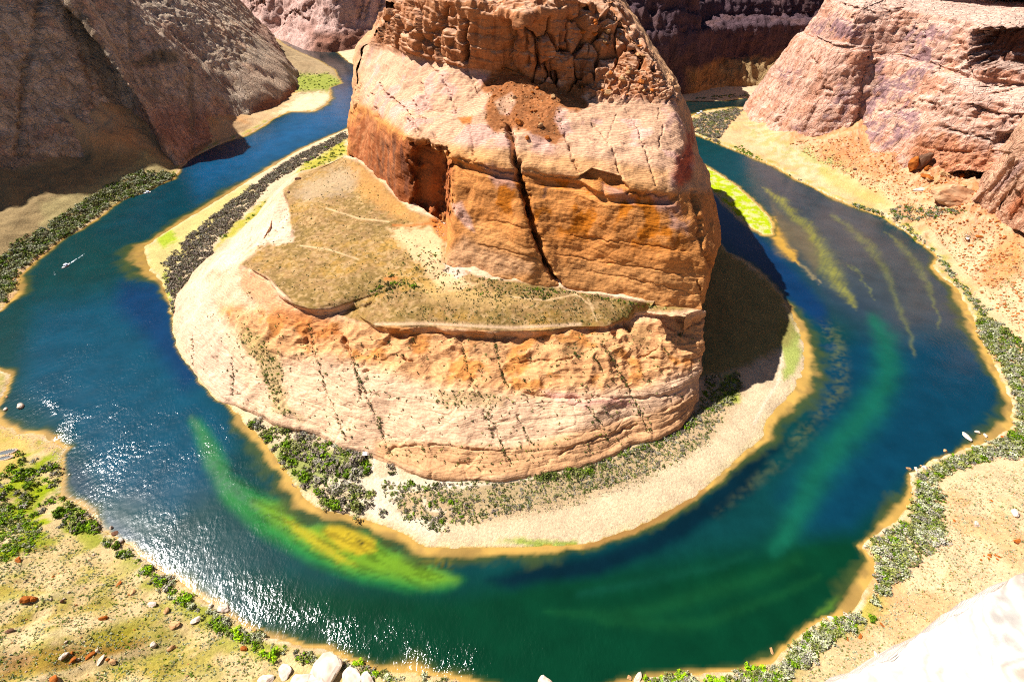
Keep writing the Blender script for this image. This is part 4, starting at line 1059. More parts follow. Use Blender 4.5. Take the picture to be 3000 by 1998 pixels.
    red = pmask(px, [(1441,212),(1500,188),(1560,228),(1640,248),(1700,238),(1722,262),(1700,290),(1722,312),(1690,332),(1640,310),(1628,345),(1655,400),(1630,425),(1560,388),(1490,378),(1450,388),(1418,350),(1428,300),(1440,272),(1405,272)], 8, w * .6)
    red *= 1 - pmask(px, [(1448,298),(1500,270),(1512,300),(1490,338),(1465,336)], 5) * .9
    c = mix(c, (.235, .105, .05), red * .95)
    c = mix(c, (.36, .19, .105), red * sstep(.05, .3, fbm(P / 2.2, 3, 78)) * .8)
    c = mix(c, (.40, .17, .07), pmask(px, [(1340,345),(1385,340),(1380,362),(1355,365)], 5) * .9)
    c = mix(c, (.36, .09, .06), pmask(px, [(1975,510),(1985,470),(2032,365),(2036,505),(1990,560)], 15, w) * .85)
    c = mix(c, (.10, .055, .04), np.maximum(pmask(px, [(1578,540),(1610,545),(1600,575),(1580,570)], 8, w), pmask(px, [(1510,560),(1535,555),(1545,600),(1525,600)], 8, w)) * sstep(-.1, .2, fbm(P / 3, 3, 96)) * .8)
    c = mix(c, (.62, .44, .36), pmask(px, [(1322,600),(1350,598),(1380,640),(1390,680),(1365,665),(1330,625)], 6) * .8)
    c = mix(c, (.63, .45, .30), pmask(px, [(1280,770),(1360,690),(1400,720),(1560,770),(1560,800),(1400,812)], 16) * .55)
    c = mix(c, (.16, .135, .075), pmask(px, [(1540,70),(1585,60),(1560,130),(1545,110)], 5) * .0)
    f = grid_faces(nu, nv, (np.cross(np.gradient(P, axis=0), np.gradient(P, axis=1)) * (P - ctr)).sum(-1).mean() < 0)
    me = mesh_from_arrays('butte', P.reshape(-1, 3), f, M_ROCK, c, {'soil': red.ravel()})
    link('butte', me, kind='structure')
    return P, px, Nn
BP, BPX, BN = butte_surface()

# ------------------------------------------------------------------ the low mesa in front of it
# shelf edge (px, py, z), foot (px, py, z), inner shelf point (px, py, z), ledge height
MS = [((1015,455,76),(-230,720,4,'w'),(1050,470,79),.5), ((955,485,71),(-300,700,4,'w'),(1062,482,79),.5), ((890,513,66),(862,515,5),(1080,505,79),2.5), ((862,535,64),(825,560,5),(1110,530,79),2.5), ((832,572,62),(780,603,5),(1140,560,79),2), ((805,620,60),(714,668,4),(1170,600,79),.6),
      ((770,700,58),(646,739,4),(1203,630,78),.5), ((715,757,57),(558,807,3),(1250,660,77.5),1.5), ((735,788,57),(512,880,1),(1265,680,77),2), ((760,800,57),(506,950,0),(1275,700,76.5),2.5), ((785,812,57),(519,1021,0),(1290,720,76),2.5), ((819,858,57),(571,1093,0),(1300,740,75.5),3), ((863,889,57),(640,1175,0),(1308,755,75),4),
      ((911,906,56),(715,1190,3),(1318,765,74.5),5), ((979,899,56),(771,1212,6),(1330,775,74.5),5), ((1036,884,57),(836,1239,7),(1350,790,74),3), ((1050,925,54),(921,1256,7),(1390,808,73.5),2), ((1098,953,54),(1000,1303,7),(1440,818,73),4.5), ((1176,963,54),(1100,1330,7),(1480,822,72.5),5.5),
      ((1271,957,54.5),(1200,1375,6),(1530,834,72),5), ((1380,970,54.5),(1320,1402,6),(1580,842,71.5),5.5), ((1500,970,55),(1450,1400,6),(1630,845,71),6), ((1590,967,55.5),(1570,1389,6),(1670,849,71),5), ((1672,957,56),(1680,1365,6),(1720,856,70.5),3), ((1774,956,56.5),(1780,1335,6),(1790,866,70),2.5),
      ((1838,938,58),(1850,1294,6),(1850,876,69.5),4.5), ((1858,914,60),(1880,1292,6),(1880,884,69),3), ((1920,911,61.5),(1935,1278,6),(1920,894,68.5),2.5), ((1985,908,63),(1985,1240,7),(1985,901,68),3.5), ((2050,909,64.5),(2022,1190,8),(2040,907,67),4), ((2069,911,65),(2036,1150,12),(2058,909,67),3)]
def mesa_rows():
    R = []
    for e, f, i, lh in MS:
        E = np.array(at(*e)); F_ = np.array(f[:3], float) if f[-1] == 'w' else np.array(at(*f)); I = np.array(at(*i))
        ins = I - E; ins[2] = 0; ins /= max(np.linalg.norm(ins), 1e-6)
        out = F_ - E; hz = np.array([out[0], out[1], 0]); hz /= max(np.linalg.norm(hz), 1e-6)
        lh *= 1.45
        B = E + ins * min(2.2, lh * .4) + np.array([0, 0, -lh])
        B2 = E + hz * 2.2 + np.array([0, 0, -lh - .8])
        d = F_ - B2
        A = B2 + d * .30 + np.array([0, 0, abs(d[2]) * .06])
        A2 = B2 + d * .62 + np.array([0, 0, abs(d[2]) * .075])
        lowf = F_ + np.array([0, 0, -9]) + hz * 3
        mid = E * .5 + I * .5
        far = I + ins * 16 + np.array([0, 0, 1.5])
        R.append([lowf, F_, A2, A, B2, B, E, mid, I, far])
    last = R[-1]
    # the cliff that drops from the right edge to the beach
    edge = [np.array(p, float) for p in last]
    nrm = np.array([.93, -.36, 0])
    foot = [p + nrm * 2.5 + np.array([0, 0, min(0, 3.0 - p[2])]) for p in edge]
    half = [p + nrm * 1.6 + np.array([0, 0, (3.0 - p[2]) * .5]) for p in edge]
    R.append(half); R.append(foot)
    return R
def mesa_surface():
    nu, nv = 800, 600
    P = loft(mesa_rows(), nu, nv, 9, 1, [15, 120, 130, 115, 14, 26, 175, 150, 12])
    P = box(P, 3, 1)
    Nn = normals(P); sg = np.where(Nn[..., 2:3] < 0, -1, 1)
    Nn = Nn * np.sign(Nn[nu // 2, nv // 4, 2])
    px = proj(P)
    shelf = pmask(px, [(700,772),(712,742),(770,720),(862,706),(850,650),(845,600),(832,562),(880,512),(1000,460),(1047,475),(1203,620),(1300,650),(1310,770),(1400,812),(1640,845),(1842,880),(2070,905),(1985,910),(1860,914),(1842,940),(1774,957),(1500,971),(1271,958),(1098,955),(1000,925),(1038,886),(980,900),(911,907),(863,890),(785,812)], 5)
    skirt = 1 - shelf
    d = (2.8 * fbm(P / 38, 3, 101) + .9 * fbm(P / 13, 3, 102) + .2 * fbm(P / 3.5, 3, 103)) * (.25 + .75 * skirt)
    zz = (P[..., 2] + .03 * P[..., 0] - .06 * P[..., 1] + 4 * fbm(P / 26, 3, 114)) / 5.5
    kf_ = zz - np.floor(zz)
    d += skirt * .8 * (np.minimum(kf_ / .82, (1 - kf_) / .18) - .5) * sstep(-.15, .3, fbm(P / 30, 2, 115))
    e1, e2, ec = worley((P + 2.5 * fbm(P / 12, 2, 116)[..., None]) * np.array([1 / 34, 1 / 17, 1 / 20]), 117)
    d += skirt * (.8 * (ec - .5) * sstep(0, .05, e2 - e1) - .3 * (1 - sstep(0, .045, e2 - e1)))
    up = pmask(px, [(640,900),(1000,930),(1500,975),(2070,915),(2080,1050),(1900,1130),(1500,1160),(1300,1140),(1000,1050),(760,1050)], 30)
    d += skirt * (.9 * strata(P, 6.5, 104, (.02, -.05), 3) + .35 * strata(P, 2.2, 105, (.02, -.05), 2))
    d += up * skirt * (2.2 * ridged(P / 17, 2, 106) - 1)
    d += shelf * (1.0 * fbm(P / 30, 2, 107))
    low = pmask(px, [(1100,1290),(1500,1310),(1900,1210),(2030,1150),(2040,1240),(1900,1300),(1640,1390),(1300,1410),(1100,1340)], 16)
    d += low * (.7 * strata(P, 4.6, 108, (.0, -.08), 3))
    P = push(P, Nn, d * np.minimum(1, sstep(0, 6, P[..., 2] + 2))[...])
    px = proj(P)
    joints = [[(904,950),(918,1018),(938,1086),(958,1154),(989,1229),(1013,1290)], [(1026,1028),(1043,1086),(1071,1154),(1105,1229),(1122,1283),(1139,1334)], [(1353,994),(1363,1045),(1377,1093),(1400,1150)], [(1431,1208),(1458,1266),(1472,1310),(1496,1365)], [(1417,1202),(1445,1276)],
              [(1448,984),(1461,1062),(1475,1106),(1490,1135)], [(1516,1215),(1543,1276),(1560,1304)], [(1764,1001),(1808,1076),(1842,1134),(1856,1171),(1883,1219),(1900,1262)], [(1743,1045),(1767,1086)], [(680,1052),(682,1110),(680,1160)], [(561,984),(564,1069)], [(1035,1060),(1050,1130),(1058,1170)], [(1720,1190),(1760,1240),(1780,1290)]]
    cr = [(l, 3.0, 1.3) for l in joints] + [([(1000,985),(1012,1005),(1022,1025)], [5, 9, 5], 8), ([(1185,1050),(1208,1058)], 3, 3), ([(1065,1090),(1078,1082)], 3, 3), ([(895,1000),(915,1015)], 6, 4), ([(1085,890),(1030,905)], 3, 2), ([(1460,1060),(1540,1062),(1620,1055),(1680,1050)], 3, 1.4), ([(1470,1105),(1540,1150),(1640,1168),(1750,1166),(1850,1165),(1960,1160)], 3.5, 1.8), ([(1870,1050),(1930,1022)], 2.5, 1.6), ([(1790,960),(1830,942),(1845,970)], 6, 5), ([(1795,975),(1815,985)], 5, 4), ([(1910,1052),(1945,1050)], 4, 2.5),
          ([(1130,1318),(1180,1308),(1280,1305),(1400,1318),(1500,1320)], 3, 1.6), ([(1640,1330),(1700,1300),(1800,1270),(1870,1240)], 3, 1.8)]
    P = carve(P, px, cr, -Nn)
    Nn = normals(P) * np.sign(normals(P)[nu // 2, nv // 4, 2])
    a, b, e = fbm(P / 22, 4, 109), fbm(P / 7, 3, 110), fbm(P / 60, 3, 111)
    w = np.stack([a, b], -1) * 16
    c = np.zeros(P.shape, np.float32) + np.array([.65, .49, .35], np.float32)
    c = mix(c, (.55, .335, .185), up * .85)
    c = mix(c, (.47, .235, .105), up * sstep(.05, .4, a + .3 * e) * .8)
    c = mix(c, (.58, .36, .29), pmask(px, [(1590,1140),(1700,1165),(1840,1168),(1860,1185),(1720,1190),(1620,1175)], 10, w) * .8)
    c = mix(c, (.52, .33, .19), low * .75)
    c = mix(c, (.67, .515, .39), pmask(px, [(510,880),(600,780),(640,900),(680,1040),(720,1180),(640,1170),(540,1050)], 20, w) * .85)
    c = mix(c, (.36, .29, .155), pmask(px, [(700,950),(760,980),(830,1080),(840,1180),(880,1230),(800,1200),(760,1080),(700,1000)], 14, w) * .75)
    c = mix(c, (.44, .20, .10), pmask(px, [(690,780),(780,820),(860,900),(960,930),(1010,990),(900,1000),(800,920),(720,860)], 14, w) * .6)
    c = mix(c, (.30, .20, .12), pmask(px, [(1350,985),(1470,985),(1460,1050),(1390,1050)], 12, w) * .6)
    c = mix(c, (.32, .22, .12), np.maximum(pmask(px, [(1640,1000),(1700,1000),(1720,1045),(1640,1050)], 10, w), pmask(px, [(1830,950),(1890,960),(1900,1010),(1850,1010)], 10, w)) * .6)
    c = mix(c, (.38, .29, .16), pmask(px, [(1250,1145),(1400,1145),(1480,1165),(1470,1190),(1300,1195)], 14, w) * .6)
    # shelf: soil and sparse grass
    c = mix(c, (.245, .170, .088), shelf * .95)
    c = mix(c, (.185, .138, .064), shelf * sstep(-.05, .35, e + .35 * a) * .8)
    c = mix(c, (.33, .225, .095), shelf * sstep(.1, .4, -e + .4 * a) * .8)
    c = mix(c, (.30, .225, .11), shelf * sstep(.0, .3, b) * .6)
    c = mix(c, (.12, .09, .035), shelf * sstep(.12, .32, fbm(P / 3.2, 3, 112)) * .6)
    c = mix(c, (.42, .32, .19), shelf * sstep(.15, .35, fbm(P / 4.5, 3, 113)) * .55)
    c = mix(c, (.40, .25, .12), pmask(px, [(1060,480),(1120,540),(1200,620),(1270,645),(1230,660),(1120,620),(1050,560),(1010,480)], 16, w) * .8)
    c = mix(c, (.35, .295, .205), pmask(px, [(850,570),(960,500),(1050,500),(1030,560),(900,590)], 18, w) * .7)
    c = mix(c, (.60, .45, .29), pmask(px, [(1140,668),(1270,665),(1300,700),(1290,780),(1380,830),(1400,835),(1300,860),(1250,800),(1180,720)], 12, w) * .85)
    c = mix(c, (.66, .50, .40), pmask(px, [(1290,770),(1350,765),(1370,800),(1340,818),(1310,800)], 6, w) * .9)
    c = mix(c, (.48, .36, .19), pmask(px, [(1200,830),(1340,840),(1420,860),(1560,880),(1400,900),(1260,880)], 18, w) * .6)
    c = mix(c, (.70, .56, .42), pmask(px, [(712,742),(770,722),(860,704),(850,640),(835,590),(780,620),(700,690),(600,800),(680,790)], 8, w) * .9)
    c = mix(c, (.66, .52, .37), np.clip(lmask(px, [(820,560),(790,640),(740,740),(700,765)], 8) + lmask(px, [(1100,950),(1250,948),(1500,960),(1700,950)], 5) * .7, 0, 1) * shelf)
    for l in ([(1680,855),(1730,895),(1748,940)], [(1722,875),(1740,905)], [(1500,870),(1600,880),(1690,862)], [(955,610),(1050,640),(1140,650)], [(880,720),(960,730),(1050,760)]):
        c = mix(c, (.55, .43, .27), lmask(px, l, 2.6) * shelf * .9)
    c = mix(c, (.40, .17, .075), pmask(px, [(1260,640),(1330,620),(1362,668),(1350,700),(1310,715),(1270,680)], 6) * .9)
    c = mix(c, (.40, .17, .08), np.maximum(lmask(px, [(1150,660),(1200,662),(1260,655)], 4), lmask(px, [(1130,818),(1160,815)], 6)) * .7)
    f = grid_faces(nu, nv, np.cross(np.gradient(P, axis=0), np.gradient(P, axis=1))[nu // 2, nv // 4, 2] < 0)
    me = mesh_from_arrays('mesa', P.reshape(-1, 3), f, M_APRON, c, {'soil': shelf.ravel()})
    link('mesa', me, kind='structure')
    return P, px, Nn, joints
MP, MPX, MN, JOINTS = mesa_surface()

# ------------------------------------------------------------------ the pale rim rock below the camera, lower right
def rim_surface():
    # edge seen in the photograph runs from the bottom (2440, 1998) up to the right (3000, 1665)
    edge = [(-70,-10,293), (-45,-6,292), (-20,-1,290), (-6,.5,286), (3,.8,280), (9,2.5,275), at(2440,1998,272.5), at(2560,1925,273), at(2690,1845,273.5), at(2800,1790,274), at(2900,1722,274.5), at(3000,1662,275), at(3140,1580,276), at(3400,1450,278)]
    edge = [np.array(e, float) for e in edge]
    R = []
    for i, e in enumerate(edge):
        t = (edge[min(i + 1, len(edge) - 1)] - edge[max(i - 1, 0)]); t[2] = 0; t /= np.linalg.norm(t)
        inn = np.array([t[1], -t[0], 0])
        if inn[1] > 0: inn = -inn
        R.append([e - inn * 1 + np.array([0, 0, -240]), e - inn * .6 + np.array([0, 0, -14]), e + inn * .5 + np.array([0, 0, -2.2]), e, e + inn * 3.5 + np.array([0, 0, 1.0]), e + inn * 9 + np.array([0, 0, 2.2]), e + inn * 18 + np.array([0, 0, min(6, 297 - e[2])]), e + inn * 70 + np.array([0, 0, 298 - e[2]])])
    nu, nv = 300, 180
    P = resample(resample(np.array(R), nu, 0), nv, 1, np.array([0, .12, .2, .28, .5, .7, .85, 1.]))
    P = box(box(P, 5, 0), 5, 1)
    Nn = normals(P); Nn *= np.sign(Nn[nu // 2, nv * 3 // 4, 2])
    d = .5 * fbm(P / 7, 3, 121) + .15 * fbm(P / 1.6, 4, 122) + .10 * strata(P, 1.1, 123, (.35, -.22), .5)
    P = push(P, Nn, d)
    a = fbm(P / 3, 4, 124)
    c = np.zeros(P.shape, np.float32) + np.array([.62, .55, .475], np.float32)
    c = mix(c, (.50, .38, .28), sstep(.0, .4, a) * .7)
    f = grid_faces(nu, nv, np.cross(np.gradient(P, axis=0), np.gradient(P, axis=1))[nu // 2, nv * 3 // 4, 2] < 0)
    m = rock_mat('rim_sandstone', .35, .6, .12, 1.6, 0, .12)
    link('rim_rock', mesh_from_arrays('rim_rock', P.reshape(-1, 3), f, m, c), kind='structure')
rim_surface()
# ------------------------------------------------------------------ plants
rnd = random.Random(11)
def leaf_cloud(n, colours, seed, flat=.9, size=(.22, .42)):
    """n leaf clumps spread through a low rounded crown of radius 1"""
    r = np.random.default_rng(seed)
    lob = r.normal(size=(8, 3)) * np.array([.48, .48, .16]) + np.array([0, 0, .42])
    ctr = lob[r.integers(0, 8, n)]
    v = r.normal(size=(n, 3)); v /= np.linalg.norm(v, axis=1, keepdims=True)
    p = ctr + v * (r.random((n, 1)) ** .4) * np.array([.46, .46, .42])
    p[:, 2] = np.abs(p[:, 2]) * flat
    nn = v + np.array([0, 0, .6]) + r.normal(size=(n, 3)) * .5
    nn /= np.linalg.norm(nn, axis=1, keepdims=True)
    t = np.cross(nn, r.normal(size=(n, 3))); t /= np.linalg.norm(t, axis=1, keepdims=True)
    b = np.cross(nn, t)
    s = r.uniform(*size, (n, 1))
    q = np.stack([p - t * s, p - b * s * .7 + nn * s * .25, p + t * s * r.uniform(.7, 1.2, (n, 1)), p + b * s * .7], 1)
    cols = np.asarray(colours, np.float32)[r.integers(0, len(colours), n)] * r.uniform(.6, 1.4, (n, 1))
    return q.reshape(-1, 3), np.repeat(cols, 4, 0)

PAL = {'green': [(.13, .20, .028), (.18, .25, .045), (.09, .145, .026)],
       'bright': [(.24, .37, .03), (.20, .33, .03), (.28, .38, .06)],
       'olive': [(.24, .25, .10), (.18, .20, .07), (.31, .30, .17)],
       'grey': [(.36, .325, .27), (.27, .245, .20), (.42, .39, .32), (.22, .23, .12)],
       'brown': [(.29, .235, .19), (.22, .18, .15), (.37, .31, .27), (.19, .19, .10)],
       'pale': [(.44, .44, .30), (.36, .38, .22), (.52, .50, .38)],
       'dark': [(.065, .080, .026), (.045, .058, .02), (.095, .10, .04)]}
def bush_mesh(pal, k, n=230, size=(.10, .21)):
    V, c = leaf_cloud(n, PAL[pal], sum(map(ord, pal)) * 7 + k, size=size)
    return mesh_from_arrays('bush_' + pal, V, np.arange(len(V)).reshape(-1, 4), M_LEAF, c, smooth=False)
BUSH = {p: [bush_mesh(p, k) for k in range(4)] for p in PAL}
SHRUB = {p: [bush_mesh(p, k + 9, 80, (.15, .28)) for k in range(4)] for p in PAL}
CLOUD = {p: [leaf_cloud(64, PAL[p], 50 + k + len(p), size=(.16, .30)) for k in range(5)] for p in PAL}
SMALL = {p: [leaf_cloud(12, PAL[p], 90 + k + len(p), size=(.34, .58)) for k in range(5)] for p in PAL}

GPX = PX.reshape(-1, 2); GP3 = PG.reshape(-1, 3)
land = (~water.ravel()) & (GP3[:, 2] > .35)
PLANTS = {'bush': [], 'shrub': []}
def cellarea():
    dx = np.gradient(GX); dy = np.gradient(GY)
    return (dx[:, None] * dy[None, :]).ravel()
AREA = cellarea()
def scatter_ground(poly, n, rr, pals, kind, zone, clump=0.0, seed=1):
    r = np.random.default_rng(seed)
    p = np.asarray(poly, float)
    box_ = (GPX[:, 0] > p[:, 0].min()) & (GPX[:, 0] < p[:, 0].max()) & (GPX[:, 1] > p[:, 1].min()) & (GPX[:, 1] < p[:, 1].max()) & land
    idx = np.where(box_)[0]
    idx = idx[inside(GPX[idx], p)]
    if len(idx) == 0: return
    w = AREA[idx]
    if clump:
        w = w * np.clip(.5 + clump * noise(np.stack([GP3[idx, 0] / 12, GP3[idx, 1] / 12, GP3[idx, 0] * 0], -1), seed), .02, None)
    pick = r.choice(idx, n, p=w / w.sum())
    for i in pick:
        x, y = GP3[i, 0] + r.uniform(-1.4, 1.4), GP3[i, 1] + r.uniform(-1.2, 1.2)
        PLANTS[kind].append((x, y, float(gheight(x, y)) - .1, r.uniform(*rr) * (1 if r.random() > .15 else 1.3), pals[r.integers(0, len(pals))], zone))

def near_vertex(PXf, P3f, px, py, rad=9.0, extra=None):
    d = (PXf[:, 0] - px) ** 2 + (PXf[:, 1] - py) ** 2
    k = np.where(d < rad * rad)[0]
    if len(k) == 0: return P3f[np.argmin(d)]
    depth = CP * P3f[k, 1] - SP * (P3f[k, 2] - HC)
    return P3f[k[np.argmin(depth + d[k] * .6)]]

MPf, MPXf, MNf = MP.reshape(-1, 3), MPX.reshape(-1, 2), MN.reshape(-1, 3)
BPf, BPXf, BNf = BP.reshape(-1, 3), BPX.reshape(-1, 2), BN.reshape(-1, 3)
def scatter_rock(PXf, P3f, Nf, poly, n, rr, pals, kind, zone, seed, up=.45, clump=0.0):
    r = np.random.default_rng(seed)
    p = np.asarray(poly, float)
    idx = np.where((PXf[:, 0] > p[:, 0].min()) & (PXf[:, 0] < p[:, 0].max()) & (PXf[:, 1] > p[:, 1].min()) & (PXf[:, 1] < p[:, 1].max()) & (Nf[:, 2] > up))[0]
    idx = idx[inside(PXf[idx], p)]
    w = np.ones(len(idx))
    if clump: w = np.clip(.4 + clump * noise(np.stack([P3f[idx, 0] / 9, P3f[idx, 1] / 9, P3f[idx, 0] * 0], -1), seed), .01, None)
    for i in r.choice(idx, n, p=w / w.sum()):
        q = P3f[i]
        PLANTS[kind].append((q[0], q[1], q[2] - .1, r.uniform(*rr) * (1 if r.random() > .12 else 1.5), pals[r.integers(0, len(pals))], zone))
def line_rock(PXf, P3f, line, step, jit, rr, pals, kind, zone, seed):
    r = np.random.default_rng(seed)
    l = np.asarray(line, float)
    L = np.r_[0, np.cumsum(np.hypot(*np.diff(l, axis=0).T))]
    for s in np.arange(0, L[-1], step):
        if r.random() < .18: continue
        px = np.interp(s + r.uniform(-step, step) * .4, L, l[:, 0]) + r.normal() * jit
        py = np.interp(s, L, l[:, 1]) + r.normal() * jit
        q = near_vertex(PXf, P3f, px, py)
        PLANTS[kind].append((q[0], q[1], q[2] - .1, r.uniform(*rr) * (1 if r.random() > .15 else 1.6), pals[r.integers(0, len(pals))], zone))

ZONES = {   # zone: (label start, where, group)
 'near_left': ('{} bush on the sunny near left bank', 'bushes along the near left bank'),
 'far_left': ('{} bush below the shaded left cliff', 'bushes below the shaded cliff'),
 'inner_left': ('{} bush in the thicket left of the mesa', 'bushes in the thicket left of the mesa'),
 'front': ('{} bush at the left front of the mesa', 'bushes at the left front of the mesa'),
 'beach': ('{} shrub on the pale beach below the mesa', 'shrubs on the beach'),
 'foot': ('{} bush along the right foot of the mesa', 'bushes along the right foot of the mesa'),
 'right': ('{} bush on the right river bank', 'bushes along the right bank'),
 'bottom': ('{} bush on the bank at the bottom edge', 'bushes on the bank at the bottom'),
 'upper_right': ('{} bush on the bank below the red talus slope', 'bushes below the red talus'),
 'point': ('{} bush on the wooded point beside the moored boats', 'bushes on the wooded point'),
 'hill': ('{} tuft on the grassy left hillside', 'tufts on the near left hillside'),
 'sand': ('{} tuft on the right sand slope', 'tufts on the right sand slope'),
 'bar': ('{} bush on the green bar of the upper left reach', 'bushes on the upper left bar'),
 'joint': ('{} shrub in a crack of the mesa skirt', 'shrubs in the cracks of the mesa'),
 'skirt': ('{} shrub on the bare mesa skirt', 'shrubs on the mesa skirt'),
 'shelf': ('{} shrub on the grassy shelf of the mesa', 'shrubs on the mesa shelf'),
 'butte': ('{} shrub among the red rubble on the butte', 'shrubs on the butte')}
PNAME = {'green': 'green', 'bright': 'bright green', 'olive': 'olive green', 'grey': 'grey leafless', 'brown': 'grey brown', 'pale': 'pale grey green', 'dark': 'dark green'}

scatter_ground([(0,1385),(60,1330),(170,1370),(180,1450),(250,1530),(310,1575),(260,1580),(150,1520),(70,1540),(0,1560),(-60,1480)], 120, (1.6, 3.0), ['green', 'bright', 'olive', 'bright', 'grey'], 'bush', 'near_left', .5, 201)
scatter_ground([(190,1470),(250,1510),(300,1562),(280,1575),(220,1545),(170,1500)], 26, (2.2, 3.6), ['green', 'green', 'olive', 'brown'], 'bush', 'near_left', 0, 202)
scatter_ground([(300,1575),(380,1612),(470,1680),(580,1765),(680,1832),(800,1885),(760,1900),(640,1845),(520,1750),(400,1660),(300,1592)], 110, (1.3, 2.6), ['olive', 'bright', 'pale', 'green', 'grey'], 'bush', 'near_left', .8, 203)
scatter_ground([(780,1885),(900,1915),(1040,1955),(1200,1985),(1330,1990),(1330,2000),(1100,2000),(960,1950),(860,1930)], 60, (1.2, 2.2), ['bright', 'pale', 'grey', 'olive'], 'bush', 'near_left', 0, 204)
scatter_ground([(0,760),(60,700),(110,680),(220,605),(330,540),(400,505),(470,500),(520,515),(430,562),(330,598),(230,668),(150,716),(60,790),(15,885),(-40,900),(-60,850)], 1500, (1.6, 3.8), ['olive', 'green', 'pale', 'pale', 'pale', 'olive'], 'bush', 'far_left', .5, 205)
scatter_ground([(480,770),(560,690),(640,620),(760,530),(870,455),(960,415),(1012,385),(1022,402),(960,440),(860,500),(790,540),(740,600),(690,650),(620,720),(622,775),(550,820),(522,860),(510,920),(495,840)], 1700, (1.8, 3.2), ['brown', 'brown', 'brown', 'grey'], 'bush', 'inner_left', .3, 206)
scatter_ground([(830,560),(900,485),(1005,410),(1015,445),(900,515),(790,600),(720,655),(690,650)], 110, (1.0, 2.2), ['bright', 'green', 'olive'], 'bush', 'inner_left', .8, 207)
scatter_ground([(715,1212),(760,1222),(830,1255),(872,1240),(905,1258),(960,1292),(1000,1310),(1080,1330),(1092,1350),(1080,1385),(1000,1400),(930,1380),(900,1430),(860,1400),(800,1325),(750,1255)], 170, (1.8, 3.8), ['brown', 'green', 'brown', 'olive', 'green', 'grey'], 'bush', 'front', .6, 208)
scatter_ground([(925,1400),(1000,1408),(1085,1440),(1092,1492),(1020,1502),(950,1482),(920,1430)], 62, (1.8, 3.4), ['brown', 'green', 'grey', 'olive'], 'bush', 'front', .3, 209)
scatter_ground([(1100,1400),(1180,1410),(1300,1440),(1400,1490),(1300,1540),(1180,1500)], 46, (1.0, 2.2), ['green', 'brown', 'olive'], 'shrub', 'beach', .8, 210)
scatter_ground([(1110,1420),(1400,1410),(1700,1370),(1860,1310),(2000,1240),(2060,1180),(2160,1080),(2180,1130),(2080,1280),(1950,1370),(1700,1450),(1500,1500),(1300,1560),(1180,1520)], 2300, (.45, 1.25), ['brown', 'olive', 'dark', 'grey', 'olive'], 'shrub', 'beach', .7, 211)
scatter_ground([(1460,1460),(1700,1420),(1900,1360),(2060,1280),(2090,1300),(1900,1410),(1660,1490),(1480,1520)], 1100, (.25, .55), ['olive', 'brown'], 'shrub', 'beach', .4, 212)
scatter_ground([(1730,1372),(1800,1332),(1920,1288),(2040,1215),(2060,1228),(1930,1310),(1850,1332),(1780,1372)], 110, (1.2, 2.4), ['olive', 'brown', 'grey', 'green'], 'bush', 'foot', .3, 213)
scatter_ground([(1570,1392),(1640,1396),(1740,1362),(1740,1385),(1640,1412),(1570,1408)], 40, (1.2, 2.4), ['green', 'olive', 'dark'], 'bush', 'foot', 0, 214)
scatter_ground([(2066,1105),(2130,1090),(2180,1120),(2150,1170),(2060,1215),(2050,1180)], 90, (1.0, 2.2), ['olive', 'green', 'grey'], 'bush', 'foot', .4, 215)
scatter_ground([(2866,985),(2872,935),(2900,935),(3010,1010),(3040,1330),(2900,1350),(2800,1372),(2745,1400),(2762,1500),(2762,1580),(2720,1640),(2640,1690),(2592,1740),(2560,1800),(2450,1865),(2380,1920),(2280,2000),(2190,2000),(2280,1965),(2305,1918),(2380,1852),(2450,1815),(2545,1805),(2575,1700),(2575,1640),(2535,1598),(2640,1535),(2690,1470),(2690,1402),(2725,1368),(2822,1332),(2955,1285),(2985,1235),(2980,1170),(2935,1070)], 1700, (1.3, 3.0), ['pale', 'olive', 'green', 'pale', 'grey', 'olive'], 'bush', 'right', .5, 216)
scatter_ground([(2450,1815),(2520,1812),(2500,1850),(2450,1850)], 16, (1.2, 2.0), ['bright'], 'bush', 'right', 0, 217)
scatter_ground([(2310,1920),(2360,1870),(2380,1900),(2330,1960)], 26, (1.2, 2.2), ['bright', 'pale'], 'bush', 'right', 0, 218)
scatter_ground([(1890,1985),(2000,1978),(2200,1960),(2280,1960),(2250,2010),(1890,2010)], 80, (1.4, 2.6), ['pale', 'bright', 'olive', 'grey'], 'bush', 'bottom', .2, 219)
scatter_ground([(2215,472),(2300,505),(2450,582),(2600,628),(2625,606),(2700,606),(2790,612),(2830,622),(2700,645),(2640,645),(2700,702),(2762,762),(2842,862),(2900,905),(2880,930),(2800,832),(2740,747),(2660,677),(2600,642),(2430,574),(2300,514)], 420, (1.2, 2.4), ['olive', 'grey', 'pale', 'green'], 'bush', 'upper_right', .6, 220)
scatter_ground([(2012,366),(2060,336),(2150,318),(2178,322),(2132,370),(2100,415),(2140,438),(2060,402)], 800, (1.8, 3.2), ['brown', 'grey', 'brown', 'olive'], 'bush', 'point', .3, 221)
scatter_ground([(2140,435),(2200,462),(2290,500),(2250,480),(2170,425)], 60, (1.2, 2.0), ['bright', 'green'], 'bush', 'point', .2, 222)
scatter_ground([(0,1570),(150,1545),(420,1690),(700,1870),(860,1965),(700,2010),(-40,2010)], 3800, (.25, .7), ['pale', 'olive', 'olive', 'green', 'pale'], 'shrub', 'hill', .9, 223)
scatter_ground([(0,1480),(120,1540),(100,1620),(0,1650)], 330, (.6, 1.4), ['green', 'olive', 'bright', 'pale'], 'shrub', 'hill', .6, 224)
scatter_ground([(2700,1500),(2790,1410),(3010,1350),(3010,1640),(2600,1900),(2400,2010),(2300,2010),(2450,1890),(2600,1790),(2710,1660)], 2600, (.25, .75), ['pale', 'olive', 'pale'], 'shrub', 'sand', .8, 225)
